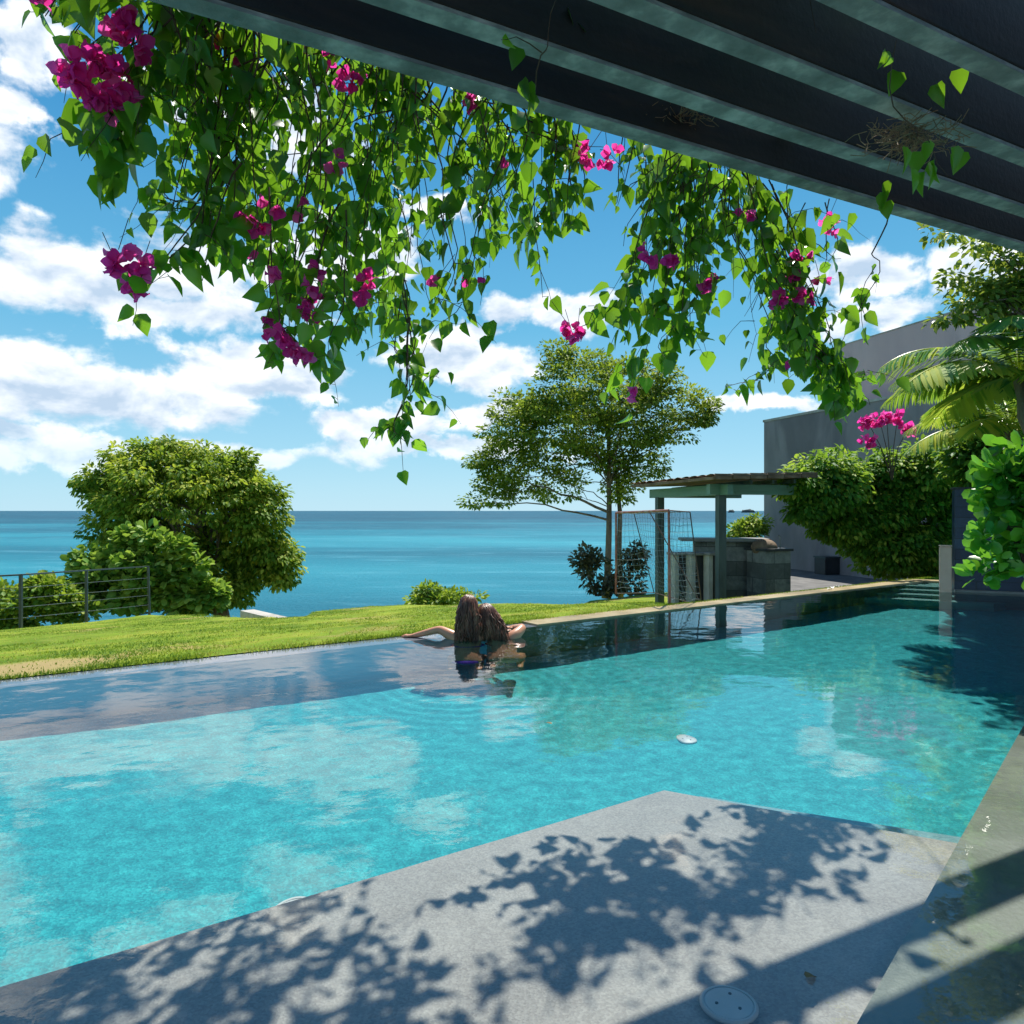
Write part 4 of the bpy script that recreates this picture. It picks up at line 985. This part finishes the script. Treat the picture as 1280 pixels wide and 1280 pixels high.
# unseen runners added on top of the pergola to dapple the sunlight
for k in range(34):
    xs_ = random.uniform(-2.6, 1.6); of = random.uniform(-1.15, .05); zz = ZB + .28 + random.uniform(.03, .22)
    def tp(dx, do): q = Vector((xs_ + dx, Yb + mB * (xs_ + dx), 0)) + nP * (of + do); return Vector((q.x, q.y, zz + random.uniform(-.03, .05)))
    V2.strand([tp(0, 0), tp(.35, random.uniform(-.15, .15)), tp(.8, random.uniform(-.3, .3))], .004, .7, .10, 0, True)
V2.finish()

# dry twig clumps caught between the beams
def nest(px, py, off, n, sp, label):
    c = vpt(px, py, off); mb = MB()
    for k in range(n):
        p = c + Vector((max(-2 * sp, min(2 * sp, random.gauss(0, sp))), random.gauss(0, sp * .4), random.gauss(0, sp * .3))); d = Vector(rv(1)[0]) * random.uniform(.04, .12); d.z *= .5
        mb.tube([p, p + d * .5 + Vector(rv(1)[0]) * .015, p + d], .0016, 3, False)
    tag(mb.build('dry_twigs', M['twig']), label, 'twigs', 'dry twig clumps on the pergola')
nest(838, 146, -.06, 160, .07, 'brown tangled twig clump caught under the outermost beam')
nest(1140, 172, -.75, 240, .075, 'loose pale twig clump hanging below the second beam on the right')

# ------------------------------------------------------------------ the two women
def skin_mesh(name, verts, edges, radii, mat, parent, root=0, sub=2):
    me = bpy.data.meshes.new(name); me.from_pydata([tuple(v) for v in verts], edges, []); me.update()
    ob_ = bpy.data.objects.new(name, me); COL.objects.link(ob_)
    sk = ob_.modifiers.new('skin', 'SKIN'); sk.use_smooth_shade = True
    for i, sv in enumerate(me.skin_vertices[0].data):
        r = radii[i]; sv.radius = r if isinstance(r, tuple) else (r, r); sv.use_root = (i == root)
    sb = ob_.modifiers.new('sub', 'SUBSURF'); sb.levels = sub; sb.render_levels = sub
    bpy.context.view_layer.update()
    ev = ob_.evaluated_get(bpy.context.evaluated_depsgraph_get()); m2 = bpy.data.meshes.new_from_object(ev)
    bpy.data.objects.remove(ob_); m2.materials.clear(); o2 = link(name, m2, mat, parent, True); return o2
def hand_chain(V, E, Rr, wi, d, up, side):
    """palm and five fingers from wrist vertex wi; d = direction, up = back of hand, side = thumb side"""
    w = Vector(V[wi]); i0 = len(V); V.append(w + d * .035); Rr.append((.030, .014)); E.append((wi, i0))
    V.append(w + d * .07); Rr.append((.034, .013)); E.append((i0, i0 + 1)); pb = i0 + 1
    for k, (o_, L) in enumerate(((-.027, .058), (-.009, .072), (.009, .068), (.027, .05))):
        b = w + d * .078 + side * -o_ ; a = len(V)
        V += [b, b + d * L * .5 + up * .006, b + d * L - up * .008]; Rr += [.0085, .008, .0065]; E += [(pb, a), (a, a + 1), (a + 1, a + 2)]
    a = len(V); V += [w + d * .03 + side * .032, w + d * .06 + side * .048 - up * .006]; Rr += [.010, .008]; E += [(i0, a), (a, a + 1)]
def person(label, base, joints, rad, edges, hands, head, hair_fn, suit):
    e = empty('person', base, label, 'person')
    names = list(joints); V = [Vector(joints[k]) for k in names]; E = [(names.index(a), names.index(b)) for a, b in edges]; Rr = [rad[k] for k in names]
    for wn, d, up, side in hands: hand_chain(V, E, Rr, names.index(wn), Vector(d).normalized(), Vector(up).normalized(), Vector(side).normalized())
    body_o = skin_mesh('body', V, E, Rr, M['skin'], e, names.index('pelvis'))
    return e, body_o
def head_mesh(parent, c, fwd, up):
    """head with brow, nose, chin, eyes and ears; joins the neck; hair is separate"""
    c = Vector(c); f = Vector(fwd).normalized(); u = Vector(up); u = (u - f * u.dot(f)).normalized(); r = f.cross(u)
    mb = MB(); rows = []; n = 24; m_ = 16
    for i in range(m_ + 1):
        th = math.pi * i / m_; row = []
        for k in range(n + 1):
            ph = 2 * math.pi * (k % n) / n; x = math.sin(th) * math.sin(ph); y = math.sin(th) * math.cos(ph); z = math.cos(th)
            sx, sy, sz = .074, .092, .112
            if z < 0: sx *= 1 - .28 * (-z) ** 1.5; sy *= 1 - .12 * (-z)
            q = Vector((x * sx, y * sy, z * sz))
            if y > .6 and abs(x) < .25 and -.35 < z < .05: q.y += .022 * (1 - abs(x) / .25) * (1 - abs(z + .2) / .25 if abs(z + .2) < .25 else 0)
            if y > .5 and -.02 < z < .18 and .2 < abs(x) < .55: q.y -= .008
            if y > .4 and z < -.7: q.y += .010
            row.append(c + r * q.x + f * q.y + u * q.z)
        rows.append(row)
    mb.grid(rows); hd_ = mb.build('head', M['skin'], parent, True)
    for s_ in (-1, 1):
        mb = MB(); mb.blob(c + r * .03 * s_ + f * .082 + u * .01, (.011, .011, .009), 10, 7); mb.build('eye', M['lip'], hd_, True)
        mb = MB(); mb.blob(c + r * .076 * s_ - u * .01, (.012, .018, .03), 10, 7, .2); mb.build('ear', M['skin'], hd_, True)
    mb = MB(); mb.blob(c + f * .083 - u * .058, (.024, .010, .007), 12, 6); mb.build('mouth', surf('lips', [(.4, .11, .09), (.45, .14, .11)], 9, .4, 0), hd_, True)
    return hd_
def hair(parent, c, fwd, up, endfn, n=150, rr=.0062, cap=1.0):
    c = Vector(c); f = Vector(fwd).normalized(); u = Vector(up); u = (u - f * u.dot(f)).normalized(); r = f.cross(u)
    mb = MB(); rows = []
    for i in range(11):
        th = math.pi * .62 * i / 10; row = []
        for k in range(25):
            ph = 2 * math.pi * (k % 24) / 24; x = math.sin(th) * math.sin(ph); y = math.sin(th) * math.cos(ph); z = math.cos(th)
            q = Vector((x * .086, y * .104, z * .118)) * (1 + .03 * mnoise.noise(Vector((x * 4, y * 4, z * 4)))); 
            if y > .35 and z < .45: q *= .8
            row.append(c + r * q.x + f * q.y + u * q.z + Vector((0, 0, .0)))
        rows.append(row)
    mb.grid(rows)
    for k in range(n):
        ph = random.uniform(.22, 1.78) * math.pi; th = random.uniform(.1, .62) * math.pi
        d0 = Vector((math.sin(th) * math.sin(ph), math.sin(th) * math.cos(ph), math.cos(th)))
        def sp(v, s=1.04): return c + r * v.x * .086 * s + f * v.y * .104 * s + u * v.z * .124 * s
        start = Vector((d0.x * .2, -abs(d0.y) * .1 + .15, 1)).normalized()
        p0 = sp(start); p1 = sp(((start + d0) / 2).normalized()); p2 = sp(d0); e3 = Vector(endfn(d0, p2)); 
        ph2 = random.uniform(0, 6.3); amp = random.uniform(.006, .022); pts = [p0, p1, p2]; rads = [rr * .6, rr, rr]; q_ = random.uniform(.5, 1.1)
        for j in range(1, 11):
            tt = j / 10; q = p2.lerp(e3, tt * q_) + Vector((d0.x * .012, -.022, .012)) * math.sin(math.pi * min(1, tt)); wv = amp * min(1, tt * 2)
            q += Vector((math.sin(ph2 + tt * 9), math.cos(ph2 * 1.7 + tt * 7) * .7, 0)) * wv + mnoise.noise_vector(Vector((d0.x * 5, d0.z * 5, tt * 2.5))) * .05 * tt
            pts.append(q); rads.append(rr * (.95 - .6 * tt * tt))
        mb.tube(pts, rads, 5)
    return mb.build('hair', M['hair'], parent, True)

# woman on the left: back to the camera, left arm stretched along the weir
x0 = -.395; y0 = 6.60; zs = -.12
J = {'pelvis': (x0, y0 - .30, -.42), 'waist': (x0, y0 - .20, -.26), 'chest': (x0, y0 - .06, -.07), 'upper': (x0, y0 + .0, .06), 'neck': (x0, y0 + .01, .175), 'skull': (x0, y0 + .02, .27),
     'shl': (x0 - .155, y0 + .01, .085), 'ell': (x0 - .34, y0 + .12, .125), 'wrl': (x0 - .55, y0 + .17, .028), 'shr': (x0 + .155, y0 + .03, .07), 'elr': (x0 + .20, y0 + .27, .03), 'wrr': (x0 + .02, y0 + .40, .03),
     'hipl': (x0 - .09, y0 - .33, -.46), 'hipr': (x0 + .09, y0 - .33, -.46), 'knl': (x0 - .12, y0 + .02, -.585), 'knr': (x0 + .12, y0 + .02, -.585), 'anl': (x0 - .12, y0 - .38, -.60), 'anr': (x0 + .12, y0 - .38, -.60), 'tol': (x0 - .12, y0 - .52, -.60), 'tor': (x0 + .12, y0 - .52, -.60)}
RD = {'pelvis': (.15, .11), 'waist': (.115, .09), 'chest': (.135, .095), 'upper': (.10, .07), 'neck': (.045, .048), 'skull': (.05, .055), 'shl': .056, 'ell': .040, 'wrl': .026, 'shr': .056, 'elr': .040, 'wrr': .026,
      'hipl': .09, 'hipr': .09, 'knl': .058, 'knr': .058, 'anl': .034, 'anr': .034, 'tol': .022, 'tor': .022}
ED = [('pelvis', 'waist'), ('waist', 'chest'), ('chest', 'upper'), ('upper', 'neck'), ('neck', 'skull'), ('upper', 'shl'), ('shl', 'ell'), ('ell', 'wrl'), ('upper', 'shr'), ('shr', 'elr'), ('elr', 'wrr'),
      ('pelvis', 'hipl'), ('pelvis', 'hipr'), ('hipl', 'knl'), ('hipr', 'knr'), ('knl', 'anl'), ('knr', 'anr'), ('anl', 'tol'), ('anr', 'tor')]
J = {k: (v[0], v[1], v[2] + zs) for k, v in J.items()}; J['ell'] = (x0 - .26, y0 + .06, .075); J['wrl'] = (x0 - .47, y0 + .07, .02); J['shl'] = (x0 - .15, y0, .03); J['shr'] = (x0 + .15, y0 + .02, .02); J['wrr'] = (x0 + .04, y0 + .34, .02); J['elr'] = (x0 + .22, y0 + .24, .0)
e, bo = person('woman with long wet brown hair, left arm stretched along the pool edge', (x0, y0 - .2, -1.0), J, RD, ED,
               [('wrl', (-1, .25, -.1), (0, 0, 1), (0, 1, 0)), ('wrr', (-1, .1, 0), (0, 0, 1), (0, 1, 0))], None, None, None)
hc = (x0 + .0, y0 + .03, .262)
head_mesh(e, hc, (.1, 1, -.05), (.05, 0, 1))
hair(e, hc, (.1, 1, -.05), (.05, 0, 1), lambda d, p: (x0 + d.x * .082 + random.uniform(-.012, .012), y0 - .085 - random.uniform(0, .04), random.uniform(-.14, -.02)), 300)
mb = MB(); mb.tube([(x0 + math.sin(a) * .142, y0 - .07 + math.cos(a) * .105, -.10 + zs) for a in [i * math.pi / 12 for i in range(25)]], .014, 8); mb.build('bikini_top', M['purple'], e, True)
mb = MB(); mb.blob((x0, y0 - .31, -.47 + zs), (.162, .13, .07), 20, 10); mb.build('bikini_bottom', M['purple'], e, True)

# woman on the right: head tilted onto her friend, right elbow raised on the edge
x1 = -.10; y1 = 6.66; zs = -.055
J = {'pelvis': (x1 + .05, y1 - .34, -.46), 'waist': (x1 + .04, y1 - .24, -.31), 'chest': (x1 + .01, y1 - .08, -.13), 'upper': (x1 - .0, y1 + .0, -.01), 'neck': (x1 - .035, y1 + .02, .085), 'skull': (x1 - .075, y1 + .03, .15),
     'shl': (x1 - .14, y1 + .03, .0), 'ell': (x1 - .20, y1 + .26, .03), 'wrl': (x1 + .02, y1 + .42, .045), 'shr': (x1 + .135, y1 + .01, .03), 'elr': (x1 + .245, y1 + .16, .10), 'wrr': (x1 + .15, y1 + .38, .05),
     'hipl': (x1 - .04, y1 - .37, -.49), 'hipr': (x1 + .14, y1 - .37, -.49), 'knl': (x1 - .06, y1 - .02, -.59), 'knr': (x1 + .17, y1 - .02, -.59), 'anl': (x1 - .06, y1 - .42, -.60), 'anr': (x1 + .17, y1 - .42, -.60), 'tol': (x1 - .06, y1 - .56, -.60), 'tor': (x1 + .17, y1 - .56, -.60)}
J = {k: (v[0], v[1], v[2] + zs) for k, v in J.items()}; J['shr'] = (x1 + .135, y1, .025); J['elr'] = (x1 + .20, y1 + .10, .075); J['wrr'] = (x1 + .13, y1 + .30, .045)
e, bo = person('woman with dark brown hair, head tilted onto her friend, elbow on the pool edge', (x1, y1 - .2, -1.0), J, RD, ED,
               [('wrl', (1, .1, 0), (0, 0, 1), (0, 1, 0)), ('wrr', (-1, .2, -.05), (0, 0, 1), (0, -1, 0))], None, None, None)
hc = (x1 - .115, y1 + .03, .18)
head_mesh(e, hc, (-.25, 1, -.1), (-.42, 0, 1))
hair(e, hc, (-.25, 1, -.1), (-.42, 0, 1), lambda d, p: (x1 - .05 + d.x * .098 + random.uniform(-.02, .02) + max(0, d.x) * .04, y1 - .08 - random.uniform(0, .04), random.uniform(-.12, -.02)), 280)
mb = MB(); mb.tube([(x1 + .10, y1 - .06, -.06 + zs), (x1 + .12, y1 - .045, .05 + zs), (x1 + .10, y1 + .02, .088 + zs), (x1 + .04, y1 + .07, .06 + zs)], .007, 6)
mb.build('bikini_strap', M['maroon'], e, True)
mb = MB(); mb.tube([(x1 + .01 + math.sin(a) * .142, y1 - .08 + math.cos(a) * .105, -.15 + zs) for a in [i * math.pi / 12 for i in range(25)]], .014, 8); mb.build('bikini_top', M['maroon'], e, True)

for o_ in list(COL.objects):
    top_ = o_
    while top_.parent: top_ = top_.parent
    if o_.type == 'MESH' and top_.name.split('.')[0] in ('drain_cover', 'person', 'tiled_wall', 'wall_pillar'): o_.cycles.is_caustics_receiver = True


# fallen leaves and petals
def fallen(name, p, size, ang, mat, tm, label, cat, grp, flat=.1):
    o_ = leaves(name, tm, [tuple(p)], [(math.cos(ang), math.sin(ang), .02)], [(0, flat, 1)], [size], [.8], mat, None); tag(o_, label, cat, grp); return o_
M['deadleaf'] = surf('fallen_leaf', [(.10, .07, .02), (.22, .16, .05)], 40, .7, 0)
fallen('fallen_leaf', G(1008, 1222, .004) , .035, .4, M['deadleaf'], HEART2, 'dark dry leaf floating above the shallow ledge left of the beam shadows', 'leaf', 'fallen leaves')
fallen('fallen_leaf', G(690, 905, .004), .05, 2.4, M['deadleaf'], OVAL, 'small brown leaf floating on the turquoise water in mid pool', 'leaf', 'fallen leaves')
for k, (px, txt) in enumerate(((1030, 'left of the three'), (1052, 'middle of the three'), (1078, 'right of the three'))):
    q = onA((G(px, 738) - a0).dot(dA), -.1 + .04 * k, .02); fallen('fallen_petal', q, .07, k * 1.3, M['white'], bract(), 'pale petal lying on the far gold coping, ' + txt, 'petal', 'petals on the coping')
